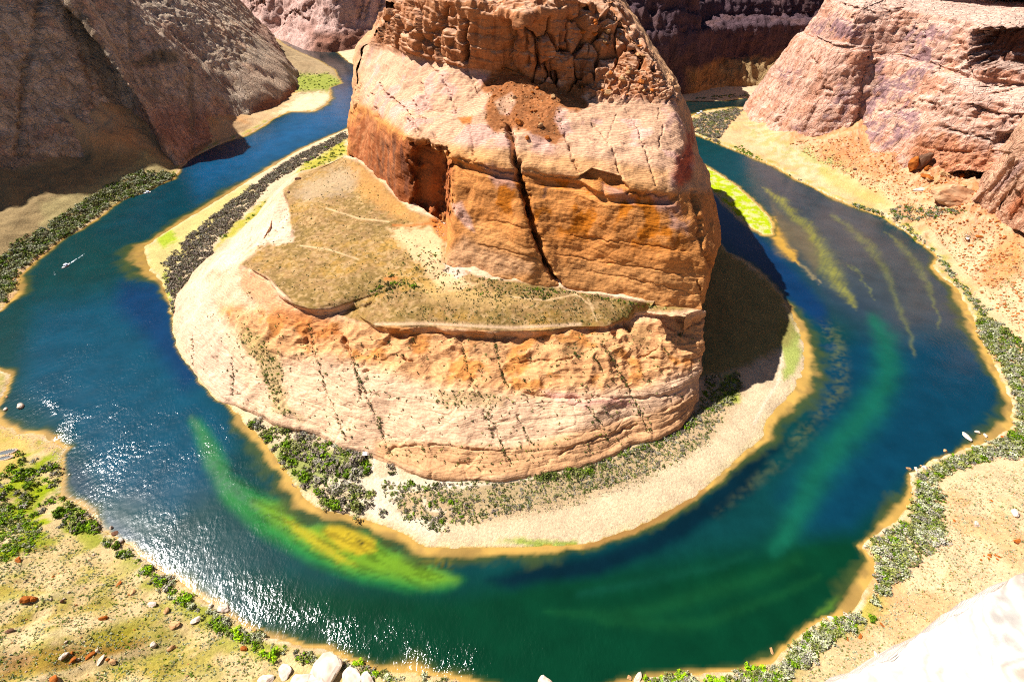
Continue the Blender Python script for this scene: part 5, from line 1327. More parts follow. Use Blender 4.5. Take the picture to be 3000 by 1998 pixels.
scatter_ground([(2300,420),(2560,560),(2700,640),(2860,840),(3000,1000),(3000,760),(2700,600),(2500,480)], 1300, (.35, .9), ['olive', 'pale', 'olive', 'green'], 'shrub', 'sand', .8, 226)
scatter_ground([(870,215),(960,212),(1000,240),(965,262),(870,272)], 110, (1.0, 2.2), ['green', 'olive', 'bright'], 'bush', 'bar', .4, 227)
scatter_ground([(2036,285),(2190,272),(2195,285),(2040,295)], 60, (1.5, 2.6), ['green', 'olive', 'grey'], 'bush', 'bar', 0, 228)
for k, l in enumerate(JOINTS):
    line_rock(MPXf, MPf, l, 6.5, 1.6, (.7, 1.25), ['dark'], 'shrub', 'joint', 300 + k)
SK = [(530,1000),(700,830),(900,960),(1100,985),(1500,990),(2040,960),(2060,1080),(1980,1200),(1800,1310),(1560,1380),(1200,1350),(960,1280),(780,1210),(640,1160)]
scatter_rock(MPXf, MPf, MNf, SK, 600, (.5, 1.05), ['dark', 'dark', 'olive'], 'shrub', 'skirt', 331, .5, 1.6)
scatter_rock(MPXf, MPf, MNf, [(700,950),(760,980),(830,1080),(840,1180),(880,1230),(800,1205),(760,1080),(705,1000)], 260, (.5, 1.0), ['olive', 'green', 'dark'], 'shrub', 'skirt', 332, .3, 1.0)
scatter_rock(MPXf, MPf, MNf, [(1250,1145),(1400,1145),(1480,1165),(1470,1190),(1300,1195)], 70, (.4, .9), ['dark', 'olive'], 'shrub', 'skirt', 333, .3)
scatter_rock(MPXf, MPf, MNf, [(1640,985),(1900,960),(1910,1020),(1720,1050),(1640,1040)], 70, (.4, .8), ['dark', 'olive'], 'shrub', 'skirt', 334, .3)
scatter_rock(MPXf, MPf, MNf, [(1100,1290),(1500,1300),(1850,1240),(1830,1300),(1500,1385),(1150,1350)], 90, (.4, .9), ['dark', 'green'], 'shrub', 'skirt', 335, .3)
scatter_rock(MPXf, MPf, MNf, [(720,770),(850,580),(1010,470),(1200,640),(1300,780),(1640,850),(2000,905),(1780,950),(1300,950),(1010,900),(870,880)], 1700, (.35, .75), ['dark', 'dark', 'olive'], 'shrub', 'shelf', 336, .5, .8)
scatter_rock(MPXf, MPf, MNf, [(1180,740),(1260,700),(1380,830),(1640,850),(1600,880),(1300,860),(1120,880),(1080,850)], 330, (.6, 1.05), ['dark', 'dark', 'green'], 'shrub', 'shelf', 337, .5, .8)
line_rock(MPXf, MPf, [(1085,860),(1120,835),(1160,830),(1215,838),(1240,838)], 6, 3, (.9, 1.6), ['dark', 'green'], 'shrub', 'shelf', 338)
line_rock(MPXf, MPf, [(1400,815),(1470,822),(1550,845),(1640,850),(1760,872),(1860,892),(1950,908)], 5, 3, (.6, 1.2), ['dark', 'green', 'olive'], 'shrub', 'shelf', 339)
line_rock(BPXf, BPf, [(1444,240),(1430,300),(1425,350),(1450,385),(1492,395)], 7, 5, (.4, .9), ['dark'], 'shrub', 'butte', 340)
line_rock(BPXf, BPf, [(1640,320),(1640,360),(1655,400)], 7, 5, (.4, .9), ['dark'], 'shrub', 'butte', 341)
line_rock(BPXf, BPf, [(1700,285),(1706,330)], 8, 4, (.4, .8), ['dark'], 'shrub', 'butte', 342)
# a few single bushes the eye picks out
for px, py, r, pal, zone in ((170,1505,4.2,'green','near_left'),(230,1555,3.6,'green','near_left'),(525,1757,2.8,'bright','near_left'),(700,1858,3.6,'bright','near_left'),(800,1920,3.8,'bright','near_left'),(1045,1948,3.0,'bright','near_left'),(640,1830,3.0,'olive','near_left'),
                             (80,1425,4.0,'green','near_left'),(60,1390,3.6,'bright','near_left'),(90,1380,3.0,'green','near_left'),(345,1600,3.2,'green','near_left'),(430,1670,2.8,'bright','near_left'),
                             (955,435,3.6,'bright','inner_left'),(915,465,3.6,'bright','inner_left'),(900,478,3.2,'bright','inner_left'),(655,695,4.0,'green','inner_left'),(530,820,3.0,'green','inner_left'),
                             (1055,1347,6.2,'brown','front'),(965,1365,4.6,'green','front'),(985,1440,5.4,'grey','front'),(1040,1480,5.4,'olive','front'),(1140,1365,3.2,'brown','front'),(1150,1385,2.6,'dark','front'),(880,1290,4.6,'brown','front'),(920,1310,4.6,'brown','front'),(840,1310,4.2,'green','front'),
                             (1280,1422,2.6,'dark','beach'),(1270,1545,2.4,'dark','beach'),(1118,1505,3.0,'grey','beach'),(1240,1520,2.6,'dark','beach'),(1340,1380,2.2,'dark','beach'),(1200,1415,3.0,'green','beach'),(1590,1392,3.6,'dark','foot'),(1618,1390,3.2,'dark','foot'),(1665,1375,3.0,'green','foot'),(1690,1380,2.6,'olive','foot'),(1460,1400,2.6,'dark','beach'),(1500,1398,2.4,'dark','beach')):
    p = on_ground(px, py)
    PLANTS['bush' if r > 2.5 else 'shrub'].append((p[0], p[1], p[2] - .15, r, pal, zone))

def visible_size(q):
    depth = CP * q[1] - SP * (q[2] - HC)
    return q[3] / max(depth, 1)
def in_view(q):
    s = proj(np.array([q[0], q[1], q[2] + .5]))
    return -20 < s[0] < 3020 and -20 < s[1] < 2018
for kind, meshes in (('bush', BUSH), ('shrub', SHRUB)):
    items = sorted([q for q in PLANTS[kind] if in_view(q)], key=visible_size, reverse=True)
    single, rest = items[:295], items[295:]
    for i, (x, y, z, r, pal, zone) in enumerate(single):
        lab, grp = ZONES[zone]
        sx = proj(np.array([x, y, z]))
        xs = sorted(proj(np.array([t[0], t[1], t[2]]))[0] for t in single if t[5] == zone)
        f = xs.index(min(xs, key=lambda v: abs(v - sx[0]))) / max(len(xs), 1)
        place = '' if len(xs) < 6 else (', left part', ', left of centre', ', right of centre', ', right part')[min(3, int(f * 4))]
        big_ = 'large ' if r > 2.4 else ('small ' if r < 1.0 else '')
        o = link(kind, meshes[pal][i % 4], loc=(x, y, z), label=big_ + lab.format(PNAME[pal]) + place, cat=kind, group=grp + ', ' + PNAME[pal] + place)
        o.rotation_euler = (0, 0, rnd.uniform(0, 6.28)); h = rnd.uniform(.75, 1.1)
        o.scale = (r, r * rnd.uniform(.85, 1.15), r * h)
    Vs, Cs = [], []
    r_ = np.random.default_rng(5)
    for (x, y, z, r, pal, zone) in rest:
        V, c = (SMALL if r < 1.1 else CLOUD)[pal][r_.integers(0, 5)]
        a = r_.uniform(0, 6.28); ca, sa = cos(a), sin(a)
        Vs.append(np.stack([(V[:, 0] * ca - V[:, 1] * sa) * r + x, (V[:, 0] * sa + V[:, 1] * ca) * r + y, V[:, 2] * r * r_.uniform(.75, 1.1) + z], -1))
        Cs.append(c * r_.uniform(.75, 1.3))
    V, c = np.vstack(Vs), np.vstack(Cs)
    me = mesh_from_arrays('undergrowth', V, np.arange(len(V)).reshape(-1, 4), M_LEAF, c, smooth=False)
    link('riverside_thicket' if kind == 'bush' else 'desert_scrub', me, kind='stuff',
         label='dense grey and green thicket along the river banks' if kind == 'bush' else 'sparse desert scrub over sand and rock', cat='thicket' if kind == 'bush' else 'scrub')
# ------------------------------------------------------------------ boulders
def boulder_mesh(k, base, sub=3, flatness=.35, dark=None):
    import bmesh
    bm = bmesh.new()
    bmesh.ops.create_icosphere(bm, subdivisions=sub, radius=1)
    V = np.array([v.co[:] for v in bm.verts], np.float32)
    F = np.array([[v.index for v in f.verts] for f in bm.faces])
    bm.free()
    r = np.random.default_rng(700 + k)
    # cut by random planes so that it has flat broken sides
    for _ in range(11):
        n = r.normal(size=3); n /= np.linalg.norm(n)
        h = r.uniform(.52, .9)
        d = V @ n - h
        V -= np.outer(np.clip(d, 0, None) * .93, n)
    V += (fbm(V * 2.2 + k * 5, 3, 710)[:, None] * .12 + fbm(V * 7 + k * 3, 2, 711)[:, None] * .05) * V
    V[:, 2] *= r.uniform(.62, .9)
    c = np.zeros(V.shape, np.float32) + np.array(base, np.float32)
    c = mix(c, np.array(base) * np.array([.75, .6, .55]), sstep(0, .4, fbm(V * 1.6 + k, 3, 712)) * .7)
    if dark is not None:
        c = mix(c, dark, sstep(.15, -.25, V[:, 2] + .35 * fbm(V * 2, 2, 713)))
    return mesh_from_arrays('boulder', V, F, M_BOULDER, c, smooth=False)
STONE = {'pale': [boulder_mesh(k, (.74, .64, .54)) for k in range(4)], 'tan': [boulder_mesh(k + 5, (.50, .33, .20)) for k in range(4)],
         'red': [boulder_mesh(k + 10, (.38, .15, .07)) for k in range(4)], 'dark': [boulder_mesh(k + 15, (.17, .10, .07)) for k in range(4)]}
PEB = {p: [boulder_mesh(k + 30, c, 2) for k in range(3)] for p, c in (('pale', (.66, .54, .43)), ('tan', (.50, .33, .20)), ('red', (.36, .145, .065)))}
def stone(px, py, r, pal, label, group=None, on='ground', sc=(1, 1, 1), k=None, sink=.25, rot=None, small=False):
    if on == 'ground': p = on_ground(px, py)
    elif on == 'water': p = at(px, py, 0.0)
    elif on == 'mesa': p = near_vertex(MPXf, MPf, px, py)
    else: p = near_vertex(BPXf, BPf, px, py)
    M = (PEB if small else STONE)[pal]
    o = link('boulder', M[rnd.randrange(len(M)) if k is None else k % len(M)], loc=(p[0], p[1], p[2] + r * (.5 - sink)), label=label, cat='boulder', group=group)
    o.scale = (r * sc[0], r * sc[1], r * sc[2]); o.rotation_euler = (rnd.uniform(-.2, .2), rnd.uniform(-.2, .2), rnd.uniform(0, 6.28) if rot is None else rot)
    return o
for a in ((60,1192,3.0,'pale','split boulder with pale top standing alone in the water at the left edge','water',(1.2,.8,.8)), (16,1200,1.8,'pale','pale block on the shallow edge left of the lone water boulder','water',(1.2,.8,.7)),
          (186,1374,1.0,'dark','small dark rock just off the near left bank','water',(1.3,.8,.7)), (203,1390,.9,'pale','small pale rock beside the dark one off the near left bank','water',(1.2,.8,.6)), (20,1163,1.3,'tan','low tan rock in ripples at the left edge','water',(1.5,.7,.5)),
          (326,1546,1.5,'pale','white rock standing in the water off the green bushes','water',(.7,.9,1.3)), (338,1563,1.9,'dark','dark boulder at the water line below the white standing rock','ground',(1.1,1,.9)), (352,1584,2.2,'pale','rounded white boulder at the water line near the grey bush','ground',(1.2,1,.8)),
          (658,1784,3.0,'pale','large round white boulder at the edge of the sparkling water','ground',(1.2,1,.8)), (617,1776,1.6,'pale','smaller white rock left of the large round white boulder','ground',(1.3,.8,.6)), (445,1771,2.0,'pale','pale angular boulder alone above the near left bushes','ground',(1.4,.9,.7)),
          (487,1791,1.9,'tan','pinkish boulder on the slope right of the pale angular one','ground',(1.3,.9,.7)), (574,1818,2.2,'pale','pale slab on the slope below the bright round bush','ground',(1.4,.9,.6)), (510,1832,2.6,'tan','flat tan slab lying on the hillside grass','ground',(1.5,1,.4)),
          (55,1643,2.0,'red','red rock at the top of the grassy hillside','ground',(1.3,.9,.7)), (78,1757,2.8,'red','broken red outcrop on the left hillside, larger half','ground',(1,.8,1)), (98,1756,2.2,'red','broken red outcrop on the left hillside, pointed half','ground',(.9,.8,1.1)),
          (183,1763,1.4,'dark','pointed dark rock right of the broken red outcrop','ground',(.8,.8,1.2)), (303,1812,2.0,'red','single red rock in the middle of the grassy hillside','ground',(1.1,.9,.9)), (28,1849,1.5,'dark','dark rock near the left edge of the hillside','ground',(1.4,.8,.6)),
          (451,1888,1.9,'pale','pale pointed boulder above the gully','ground',(.9,.9,1.1)), (500,1900,1.8,'tan','tan boulder at the right end of the gully','ground',(1.3,.8,.7)), (188,1921,2.0,'pale','pale boulder at the left end of the gully','ground',(1.1,.9,.9)), (212,1936,1.8,'red','red rock below the pale boulder in the gully','ground',(1.4,.8,.6)),
          (262,1922,1.8,'red','flat red rock in the middle of the gully','ground',(1.6,.8,.5)), (330,1938,1.9,'tan','rounded tan boulder low in the gully','ground',(1.2,.9,.7)), (295,1934,1.6,'pale','long pale slab in the gully','ground',(1.8,.8,.5)), (160,1990,2.6,'red','pair of red rocks at the bottom edge of the hillside','ground',(1.2,.9,1.1)),
          (716,1900,1.8,'red','red rock beside the grey bush near the bottom','ground',(1.1,.9,.9)), (350,1710,1.6,'red','reddish slab on the slope above the bank','ground',(1.7,.8,.5)), (390,1735,1.8,'tan','tan slab on the slope above the bank','ground',(1.6,.8,.5)),
          (1595,1996,3.0,'pale','smooth white rock at the middle of the bottom edge','ground',(1.4,1,1.2)), (1868,1988,2.4,'pale','white rock left of the bushes at the bottom edge','ground',(1.6,.8,.7)), (1843,1984,1.4,'tan','small tan rock in the water at the bottom edge','water',(1.2,.9,.6)),
          (2662,1374,1.7,'tan','brown boulder in the water off the right bank','water',(1.1,.9,.9)), (2684,1376,1.8,'pale','white boulder beside the brown one off the right bank','water',(1.1,.9,.9)), (2708,1372,2.0,'pale','white boulder at the water line under the right thicket','ground',(1.1,1,1)),
          (2698,1364,.9,'tan','small tan rock among the boulders off the right bank','water',(1.3,.8,.5)), (2830,1279,2.6,'pale','long flat pale rock lying in deep water off the right bank','water',(1.9,.8,.35)), (2864,1267,2.0,'pale','pale wedge shaped rock in the water near the long flat one','water',(1.3,.9,.6)),
          (2886,1277,1.5,'pale','small pale rock at the edge of the golden shallows','water',(1.3,.9,.6)), (2769,1321,1.6,'tan','single rock touching the bank left of the golden shallows','water',(1.1,.8,.7)), (2972,1503,2.6,'pale','pale boulder with dark underside near the right edge','ground',(1.3,.9,.7)),
          (2860,1538,2.2,'pale','pale boulder alone on the right sand slope','ground',(1.2,.9,.8)), (2795,1525,1.2,'red','small red rock above the right thicket','ground',(1.3,.8,.7)), (2980,1585,1.8,'red','red rock on the sand above the white rim','ground',(1.6,.8,.6)), (2520,1864,1.3,'red','flat red rock by the grey scrub at the lower right','ground',(1.8,.8,.5)),
          (2482,1872,1.0,'red','small red rock left of the flat red one','ground',(1.5,.8,.5)), (2585,1832,1.2,'red','pink rock among tufts at the lower right','ground',(1.6,.8,.5)), (2566,1917,1.6,'pale','pale rock touching the white rim at the lower right','ground',(1.5,.9,.6)), (2435,1812,1.6,'pale','pale rock on the bank beside the bright green shrubs','ground',(1.3,.9,.7)),
          (2260,1905,1.3,'tan','lone tan rock under shallow water at the lower right','water',(1.6,.8,.2)), (2952,748,3.6,'tan','round boulder on the red slope near the right edge','ground',(1.1,.9,.9)), (2833,700,2.8,'pale','flat pale slab on the right sand slope','ground',(1.6,.8,.5)), (2836,693,2.2,'pale','second flat pale slab above the first','ground',(1.8,.8,.4)), (2868,694,2.8,'red','red broken rock right of the flat slabs','ground',(1.3,.9,.7)),
          (2505,497,2.6,'dark','single dark boulder at the foot of the red talus','ground',(1.2,.9,.8)), (2694,558,5.0,'pale','pale flat block on the red talus','ground',(1.5,.8,.4)), (2925,530,6.5,'tan','tan boulder at the right end of the boulder field','ground',(1.1,.9,.9)),
          (870,521,2.6,'dark','dark overhanging rock on the left rim of the shelf','mesa',(1.5,1,.8)), (845,563,1.8,'dark','dark rock below the overhanging one on the rim of the shelf','mesa',(1.6,.9,.7)), (1275,648,2.6,'red','red rounded boulder at the mouth of the dark alcove','mesa',(1.4,1,.8)), (1273,664,2.0,'red','red boulder below the one at the alcove mouth','mesa',(1.2,1,.8))):
    px, py, r, pal, lab, on, sc = a
    stone(px, py, r, pal, lab, on=on, sc=sc)
# the white rocks at the bottom edge, with the red broken face
big = boulder_mesh(60, (.80, .72, .63), 4, dark=(.36, .055, .022))
for px, py, r, sc, lab in ((963,1968,8.6,(1.2,1,.62),'huge white boulder with a red broken side at the bottom edge'), (1030,2002,5.5,(1.4,1,.5),'white rounded rock right of the huge boulder at the bottom edge'), (880,1998,5.0,(1.3,1,.5),'white fractured rock left of the huge boulder at the bottom edge'),
                           (1075,1994,4.0,(1.2,1,.5),'smaller pinkish white rock at the right end of the bottom rocks'), (835,1972,3.6,(1.3,1,.5),'pale rock at the left end of the bottom rocks'), (930,2014,5.5,(1.5,1,.6),'smooth white rock below the huge boulder, cut by the bottom edge'), (780,1992,3.0,(1.5,1,.6),'low pale rock left of all the bottom rocks')):
    p = on_ground(px, py)
    o = link('boulder', big if r > 9 else STONE['pale'][rnd.randrange(4)], loc=(p[0], p[1], p[2] + r * .2), label=lab, cat='boulder')
    o.scale = (r * sc[0], r * sc[1], r * sc[2]); o.rotation_euler = (0, 0, rnd.uniform(0, 6))
# fallen giants under the right wall
p = on_ground(2790, 590)
gb = boulder_mesh(64, (.56, .36, .24), 4)
o = link('boulder', gb, loc=(p[0], p[1] + 8, p[2] + 6), label='giant pale fallen block at the foot of the right talus', cat='boulder'); o.scale = (27, 17, 17); o.rotation_euler = (.25, .15, -.5)
p = on_ground(2695, 492)
for k, (dx, dy, s, h, lab) in enumerate(((0, 0, 10, 17, 'tall dark middle spire of the broken outcrop under the right wall'), (-11, 2, 8, 13, 'tan left slab of the broken outcrop under the right wall'), (10, -2, 8, 11, 'dark right slab of the broken outcrop under the right wall'), (3, -9, 6, 7, 'low front block of the broken outcrop under the right wall'))):
    o = link('boulder', STONE['red' if k % 2 else 'dark'][k], loc=(p[0] + dx, p[1] + dy, p[2] + h * .4), label=lab, cat='boulder'); o.scale = (s, s * .8, h); o.rotation_euler = (.1 * k, .15, k * 1.3)
def many_stones(poly, n, rr, pals, lab, grp, on, seed):
    r = np.random.default_rng(seed)
    p = np.asarray(poly, float)
    k = 0
    while k < n:
        q = r.uniform(p.min(0), p.max(0))
        if not inside(q[None], p)[0]: continue
        s = rr[0] + (rr[1] - rr[0]) * r.random() ** 2.2
        pal = pals[r.integers(0, len(pals))]
        stone(q[0], q[1], s, pal, lab.format({'pale': 'pale', 'tan': 'tan', 'red': 'red', 'dark': 'dark'}[pal]), grp + ', ' + pal, on, (r.uniform(.9, 1.4), r.uniform(.7, 1), r.uniform(.5, .95)), small=s < 1.5)
        k += 1
many_stones([(2700,525),(2760,480),(2900,485),(2935,540),(2900,560),(2740,545)], 36, (1.6, 6.0), ['tan', 'red', 'tan', 'dark'], '{} boulder in the tumbled field under the right alcove', 'boulders under the right alcove', 'ground', 801)
many_stones([(1436,225),(1500,195),(1640,250),(1710,245),(1710,300),(1640,320),(1640,400),(1500,385),(1440,350),(1440,290)], 28, (.7, 1.9), ['red', 'tan'], '{} rubble boulder on the red slope of the butte', 'boulders on the red rubble slope', 'butte', 802)
for px, py, r, pal, lab in ((1522,362,4.2,'red','largest boulder low on the red rubble slope of the butte'), (1582,370,2.8,'tan','tan boulder right of the largest one on the red slope'), (1546,406,2.2,'red','dark red boulder below the rubble on the pale bench'), (1604,408,2.4,'red','red boulder at the right lower end of the rubble'), (1573,262,2.4,'red','red boulder high on the rubble under the cliff'), (1619,285,2.4,'tan','boulder by the pale patch in the rubble'), (1507,287,2.2,'tan','tan boulder at the pale window in the rubble')):
    stone(px, py, r, pal, lab, None, 'butte')
many_stones([(1275,640),(1330,630),(1362,668),(1345,700),(1320,714),(1280,680)], 22, (.7, 1.7), ['pale', 'tan'], '{} boulder in the chute beside the dark alcove of the butte', 'boulders in the chute', 'mesa', 803)
many_stones([(1700,70),(1790,30),(1840,90),(1900,180),(1960,280),(1880,290),(1780,285),(1740,250),(1800,200),(1720,130)], 34, (1.6, 4.2), ['tan', 'tan', 'red'], '{} block on the broken right shoulder of the butte', 'blocks on the right shoulder of the butte', 'butte', 804)
many_stones([(2590,640),(2620,640),(2700,700),(2770,770),(2900,905),(2860,900),(2760,790),(2680,710)], 28, (.7, 1.7), ['pale'], '{} rock on the bank below the right talus', 'rocks on the bank below the right talus', 'ground', 805)
many_stones([(2960,640),(2990,620),(3000,1640),(2860,1640),(2880,1400)], 12, (.8, 1.8), ['red', 'tan'], '{} rock on the right sand slope', 'rocks on the right sand slope', 'ground', 806)
many_stones([(2870,1625),(2940,1620),(2945,1640),(2870,1642)], 8, (.7, 1.5), ['red'], '{} rock in the small cluster above the white rim', 'rock cluster above the white rim', 'ground', 807)
many_stones([(0,1600),(150,1560),(420,1690),(700,1880),(600,1990),(0,1990)], 18, (.5, 1.1), ['pale', 'red', 'tan'], '{} stone on the grassy left hillside', 'stones on the left hillside', 'ground', 808)
many_stones([(180,1440),(250,1485),(345,1580),(480,1680),(640,1790),(800,1872),(780,1880),(600,1780),(450,1680),(330,1590),(210,1480)], 16, (.4, 1.1), ['pale', 'tan'], '{} stone on the near left shore', 'stones on the near left shore', 'ground', 809)
many_stones([(120,1600),(340,1870),(480,1860),(520,1900),(330,1950),(180,1940)], 8, (.6, 1.4), ['pale', 'red'], '{} stone in the hillside gully', 'stones in the gully', 'ground', 810)
many_stones([(2060,180),(2110,190),(2190,265),(2060,280),(2040,230)], 9, (1.4, 3.2), ['tan', 'red'], '{} boulder on the talus across the shaded reach', 'boulders on the far talus', 'ground', 811)

# loose stones nobody could count, one object
def loose_stones():
    r = np.random.default_rng(900)
    t = (1 + 5 ** .5) / 2
    ico = np.array([(-1,t,0),(1,t,0),(-1,-t,0),(1,-t,0),(0,-1,t),(0,1,t),(0,-1,-t),(0,1,-t),(t,0,-1),(t,0,1),(-t,0,-1),(-t,0,1)], float); ico /= np.linalg.norm(ico[0])
    fc = np.array([(0,11,5),(0,5,1),(0,1,7),(0,7,10),(0,10,11),(1,5,9),(5,11,4),(11,10,2),(10,7,6),(7,1,8),(3,9,4),(3,4,2),(3,2,6),(3,6,8),(3,8,9),(4,9,5),(2,4,11),(6,2,10),(8,6,7),(9,8,1)])
    Vs, Fs, Cs, k = [], [], [], 0
    for poly, n, rr, cols in (([(0,1570),(150,1545),(420,1690),(700,1870),(860,1965),(700,2010),(-40,2010)], 500, (.15, .5), [(.62,.47,.34),(.42,.22,.12),(.52,.36,.22)]),
                              ([(2700,1500),(2790,1410),(3010,1350),(3010,1640),(2600,1900),(2400,2010),(2300,2010),(2450,1890),(2600,1790),(2710,1660)], 520, (.15, .45), [(.66,.47,.34),(.45,.20,.11),(.56,.34,.21)]),
                              ([(2300,420),(2500,400),(2740,480),(3000,640),(3000,1000),(2860,840),(2700,640),(2560,560)], 2600, (.3, 1.7), [(.58,.37,.24),(.42,.18,.09),(.36,.15,.08)]),
                              ([(150,1300),(190,1310),(190,1460),(250,1480),(360,1590),(480,1685),(640,1795),(800,1875),(780,1880),(620,1800),(450,1690),(330,1600),(170,1470)], 420, (.12, .5), [(.64,.53,.42),(.55,.40,.28),(.70,.6,.5)]),
                              ([(2590,638),(2620,640),(2700,702),(2770,772),(2900,905),(2880,915),(2760,790),(2680,712)], 300, (.25, .8), [(.66,.53,.42),(.60,.45,.34)]),
                              ([(2520,1600),(2640,1530),(2680,1460),(2680,1400),(2700,1372),(2690,1450),(2650,1535),(2545,1610)], 160, (.15, .5), [(.66,.53,.42),(.58,.40,.28)]),
                              ([(0,1230),(100,1270),(180,1300),(170,1340),(80,1300),(0,1270)], 160, (.15, .5), [(.66,.55,.42),(.58,.44,.30)])):
        p = np.asarray(poly, float)
        idx = np.where(land & (GPX[:, 0] > p[:, 0].min()) & (GPX[:, 0] < p[:, 0].max()) & (GPX[:, 1] > p[:, 1].min()) & (GPX[:, 1] < p[:, 1].max()))[0]
        idx = idx[inside(GPX[idx], p)]
        for i in r.choice(idx, n, p=AREA[idx] / AREA[idx].sum()):
            x, y = GP3[i, 0] + r.uniform(-1.2, 1.2), GP3[i, 1] + r.uniform(-1, 1)
            s = rr[0] + (rr[1] - rr[0]) * r.random() ** 2
            V = ico * (1 + r.uniform(-.3, .25, (12, 1))) * s * np.array([r.uniform(.9, 1.5), r.uniform(.7, 1.1), r.uniform(.5, .9)])
            Vs.append(V + np.array([x, y, float(gheight(x, y)) + s * .15])); Fs.append(fc + 12 * k); k += 1
            Cs.append(np.tile(np.array(cols[r.integers(0, len(cols))]) * r.uniform(.8, 1.15), (12, 1)))
    for PXf_, P3_, poly, n, rr, cols in ((BPXf, BPf, [(1436,225),(1500,195),(1640,250),(1710,245),(1710,310),(1640,320),(1650,400),(1560,385),(1440,350),(1440,290)], 700, (.2, .8), [(.36,.18,.10),(.24,.10,.05),(.45,.28,.17)]),
                                         (MPXf, MPf, [(1270,640),(1330,625),(1365,668),(1350,705),(1315,716),(1275,685)], 160, (.25, .9), [(.55,.40,.28),(.42,.25,.15)])):
        idx = np.where(inside(PXf_, np.asarray(poly, float)) & (P3_[:, 1] < 640))[0]
        for i in r.choice(idx, n):
            s = rr[0] + (rr[1] - rr[0]) * r.random() ** 2
            V = ico * (1 + r.uniform(-.3, .25, (12, 1))) * s * np.array([r.uniform(.9, 1.5), r.uniform(.7, 1.1), r.uniform(.5, .9)])
            Vs.append(V + P3_[i] + np.array([0, 0, s * .15])); Fs.append(fc + 12 * k); k += 1
            Cs.append(np.tile(np.array(cols[r.integers(0, len(cols))]) * r.uniform(.8, 1.15), (12, 1)))
    me = mesh_from_arrays('loose_stones', np.vstack(Vs), np.vstack(Fs), M_BOULDER, np.vstack(Cs).astype(np.float32), smooth=False)
    link('loose_stones', me, kind='stuff', label='loose stones strewn over banks and slopes', cat='stones')
loose_stones()

# ------------------------------------------------------------------ boats
M_WHITE = plain_mat('boat_white_paint', (.80, .80, .78), .35)
M_DECK = plain_mat('boat_deck', (.55, .56, .58), .6)
M_CANVAS = plain_mat('boat_canvas', (.70, .72, .76), .8)
M_BLUE = plain_mat('boat_blue_canvas', (.10, .16, .38), .7)
M_DARK = plain_mat('boat_motor', (.03, .03, .035), .4)
M_GLASS = plain_mat('boat_glass', (.05, .08, .10), .1)
def quadmesh(name, V, F, mat):
    me = bpy.data.meshes.new(name); me.from_pydata([tuple(v) for v in V], [], F); me.update(); me.materials.append(mat); return me
def boxmesh(name, c, s, mat, taper=1.0):
    x, y, z = c; a, b, h = s[0] / 2, s[1] / 2, s[2] / 2
    V = [(x - a, y - b, z - h), (x + a, y - b, z - h), (x + a, y + b, z - h), (x - a, y + b, z - h)] + [(x - a * taper, y - b * taper, z + h), (x + a * taper, y - b * taper, z + h), (x + a * taper, y + b * taper, z + h), (x - a * taper, y + b * taper, z + h)]
    return quadmesh(name, V, [(3, 2, 1, 0), (4, 5, 6, 7), (0, 1, 5, 4), (1, 2, 6, 5), (2, 3, 7, 6), (3, 0, 4, 7)], mat)
def boat(px, py, heading_to, L, label, canopy=M_CANVAS):
    p = at(px, py, 0.0); q = at(heading_to[0], heading_to[1], 0.0)
    o = link('motorboat', None, loc=(p[0], p[1], 0), label=label, cat='boat')
    o.rotation_euler = (0, 0, math.atan2(q[1] - p[1], q[0] - p[0]))
    st = [(-.5, .17, .0), (-.3, .185, .0), (0, .18, .0), (.25, .15, .02), (.4, .09, .05), (.5, .008, .10)]
    V = []
    for s, w, lift in st:
        s, w, lift = s * L, w * L, lift * L
        V += [(s, -w, .09 * L + lift * .4), (s, -w * .8, -.01 * L), (s, 0, -.04 * L + lift * .5), (s, w * .8, -.01 * L), (s, w, .09 * L + lift * .4)]
    F = [(5 * i + j, 5 * i + 5 + j, 5 * i + 6 + j, 5 * i + 1 + j) for i in range(5) for j in range(4)] + [(0, 1, 2, 3, 4)]
    link('hull', quadmesh('hull', V, F, M_WHITE), o)
    D = []
    for s, w, lift in st: D += [(s * L, -w * L * .93, .075 * L + lift * L * .38), (s * L, w * L * .93, .075 * L + lift * L * .38)]
    link('deck', quadmesh('deck', D, [(2 * i, 2 * i + 2, 2 * i + 3, 2 * i + 1) for i in range(5)], M_DECK), o)
    link('canopy', boxmesh('canopy', (-.12 * L, 0, .27 * L), (.40 * L, .30 * L, .012 * L), canopy, .96), o)
    for sx in (-.30, .06):
        for sy in (-.13, .13):
            link('canopy_post', boxmesh('canopy_post', (sx * L, sy * L, .17 * L), (.012 * L, .012 * L, .19 * L), M_DARK), o)
    link('console', boxmesh('console', (.04 * L, 0, .12 * L), (.10 * L, .12 * L, .10 * L), M_WHITE, .8), o)
    link('windscreen', boxmesh('windscreen', (.11 * L, 0, .15 * L), (.02 * L, .24 * L, .09 * L), M_GLASS, .85), o)
    for sy in (-.08, .08):
        link('bench_seat', boxmesh('bench_seat', (-.22 * L, sy * L, .105 * L), (.20 * L, .07 * L, .05 * L), M_BLUE, .95), o)
    link('outboard_motor', boxmesh('outboard_motor', (-.53 * L, 0, .09 * L), (.07 * L, .08 * L, .16 * L), M_DARK, .8), o)
    return o
boat(192, 781, (165, 798), 9.0, 'white motorboat speeding downstream with a white wake')
boat(431, 566, (405, 572), 9.0, 'white motorboat passing close under the left bank bushes')
boat(2042, 338, (2015, 344), 13.0, 'white motorboat with blue seats moored nearest on the wooded point')
boat(2051, 332, (2030, 337), 12.0, 'white motorboat moored behind the other at the wooded point')

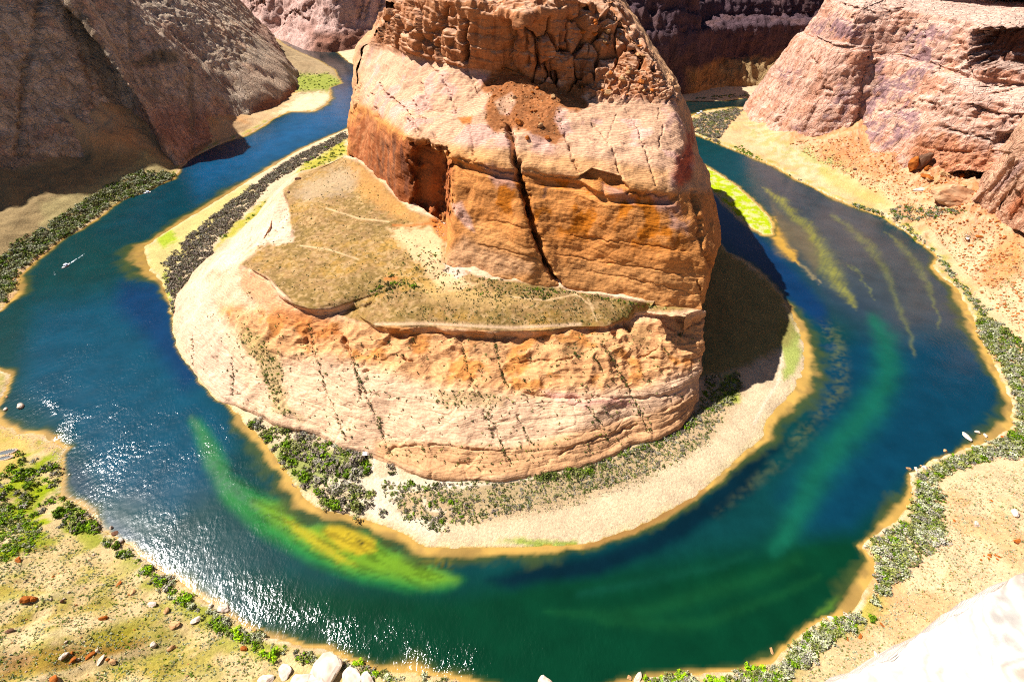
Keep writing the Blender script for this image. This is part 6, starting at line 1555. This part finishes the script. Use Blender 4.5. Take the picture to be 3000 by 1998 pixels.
# ------------------------------------------------------------------ hut, log, rock pools
p = on_ground(1072, 1334)
h = link('toilet_hut', None, loc=(p[0], p[1], p[2]), label='small white roofed hut behind the big bush at the mesa foot', cat='hut')
M_HUT = plain_mat('hut_wall', (.20, .15, .11), .8); M_ROOF = plain_mat('hut_roof', (.82, .78, .72), .6)
link('wall', boxmesh('wall', (0, 0, 1.15), (3.2, 2.4, 2.3), M_HUT), h)
link('roof', boxmesh('roof', (0, 0, 2.42), (4.0, 3.1, .2), M_ROOF), h)
link('door', boxmesh('door', (.4, -1.21, 1.0), (.9, .06, 2.0), M_DARK), h)
M_LOG = plain_mat('weathered_wood', (.20, .13, .08), .9)
def log(a, b, r, label):
    A, B = np.array(on_ground(*a)), np.array(on_ground(*b))
    A[2] += r; B[2] += r
    t = (B - A) / np.linalg.norm(B - A); s = np.cross(t, [0, 0, 1]); s /= np.linalg.norm(s); u = np.cross(s, t)
    V, F = [], []
    for i in range(7):
        f = i / 6; c = A + (B - A) * f + s * .35 * sin(5 * f) ; rr = r * (1 - .55 * f)
        V += [c + (s * cos(k * 1.047) + u * sin(k * 1.047)) * rr for k in range(6)]
    for i in range(6):
        for k in range(6): F.append((i * 6 + k, i * 6 + (k + 1) % 6, (i + 1) * 6 + (k + 1) % 6, (i + 1) * 6 + k))
    F += [tuple(range(6)), tuple(range(36, 42))]
    link('driftwood_log', quadmesh('driftwood_log', V, F, M_LOG), label=label, cat='log')
log((975,1494), (1024,1506), .45, 'long dark driftwood log along the waterline of the beach')
log((1001,1506), (1016,1500), .3, 'short forked driftwood piece touching the long log')
log((856,1418), (868,1430), .35, 'dark driftwood stick on the sand below the bushes')
M_POOL = plain_mat('pool_water', (.035, .045, .045), .2)
for (px, py, a, b, rot, lab) in ((16,1327,6.5,2.2,.35,'upper rock rimmed pool at the left edge of the near bank'), (12,1343,5.0,1.7,.3,'lower rock rimmed pool at the left edge of the near bank')):
    p = on_ground(px, py)
    o = link('rock_pool', None, loc=(p[0], p[1], p[2] + .35), label=lab, cat='pool'); o.rotation_euler = (0, 0, rot)
    n = 28; ang = np.linspace(0, 2 * math.pi, n, endpoint=False)
    link('water', quadmesh('water', [(a * cos(t), b * sin(t), 0) for t in ang], [tuple(range(n))], M_POOL), o)
    for k, t in enumerate(ang):
        s = link('rim_stone', PEB['pale'][k % 3], o, loc=(a * 1.06 * cos(t), b * 1.12 * sin(t), .05)); sc = rnd.uniform(.5, .95); s.scale = (sc * 1.3, sc, sc * .8); s.rotation_euler = (0, 0, rnd.uniform(0, 6))
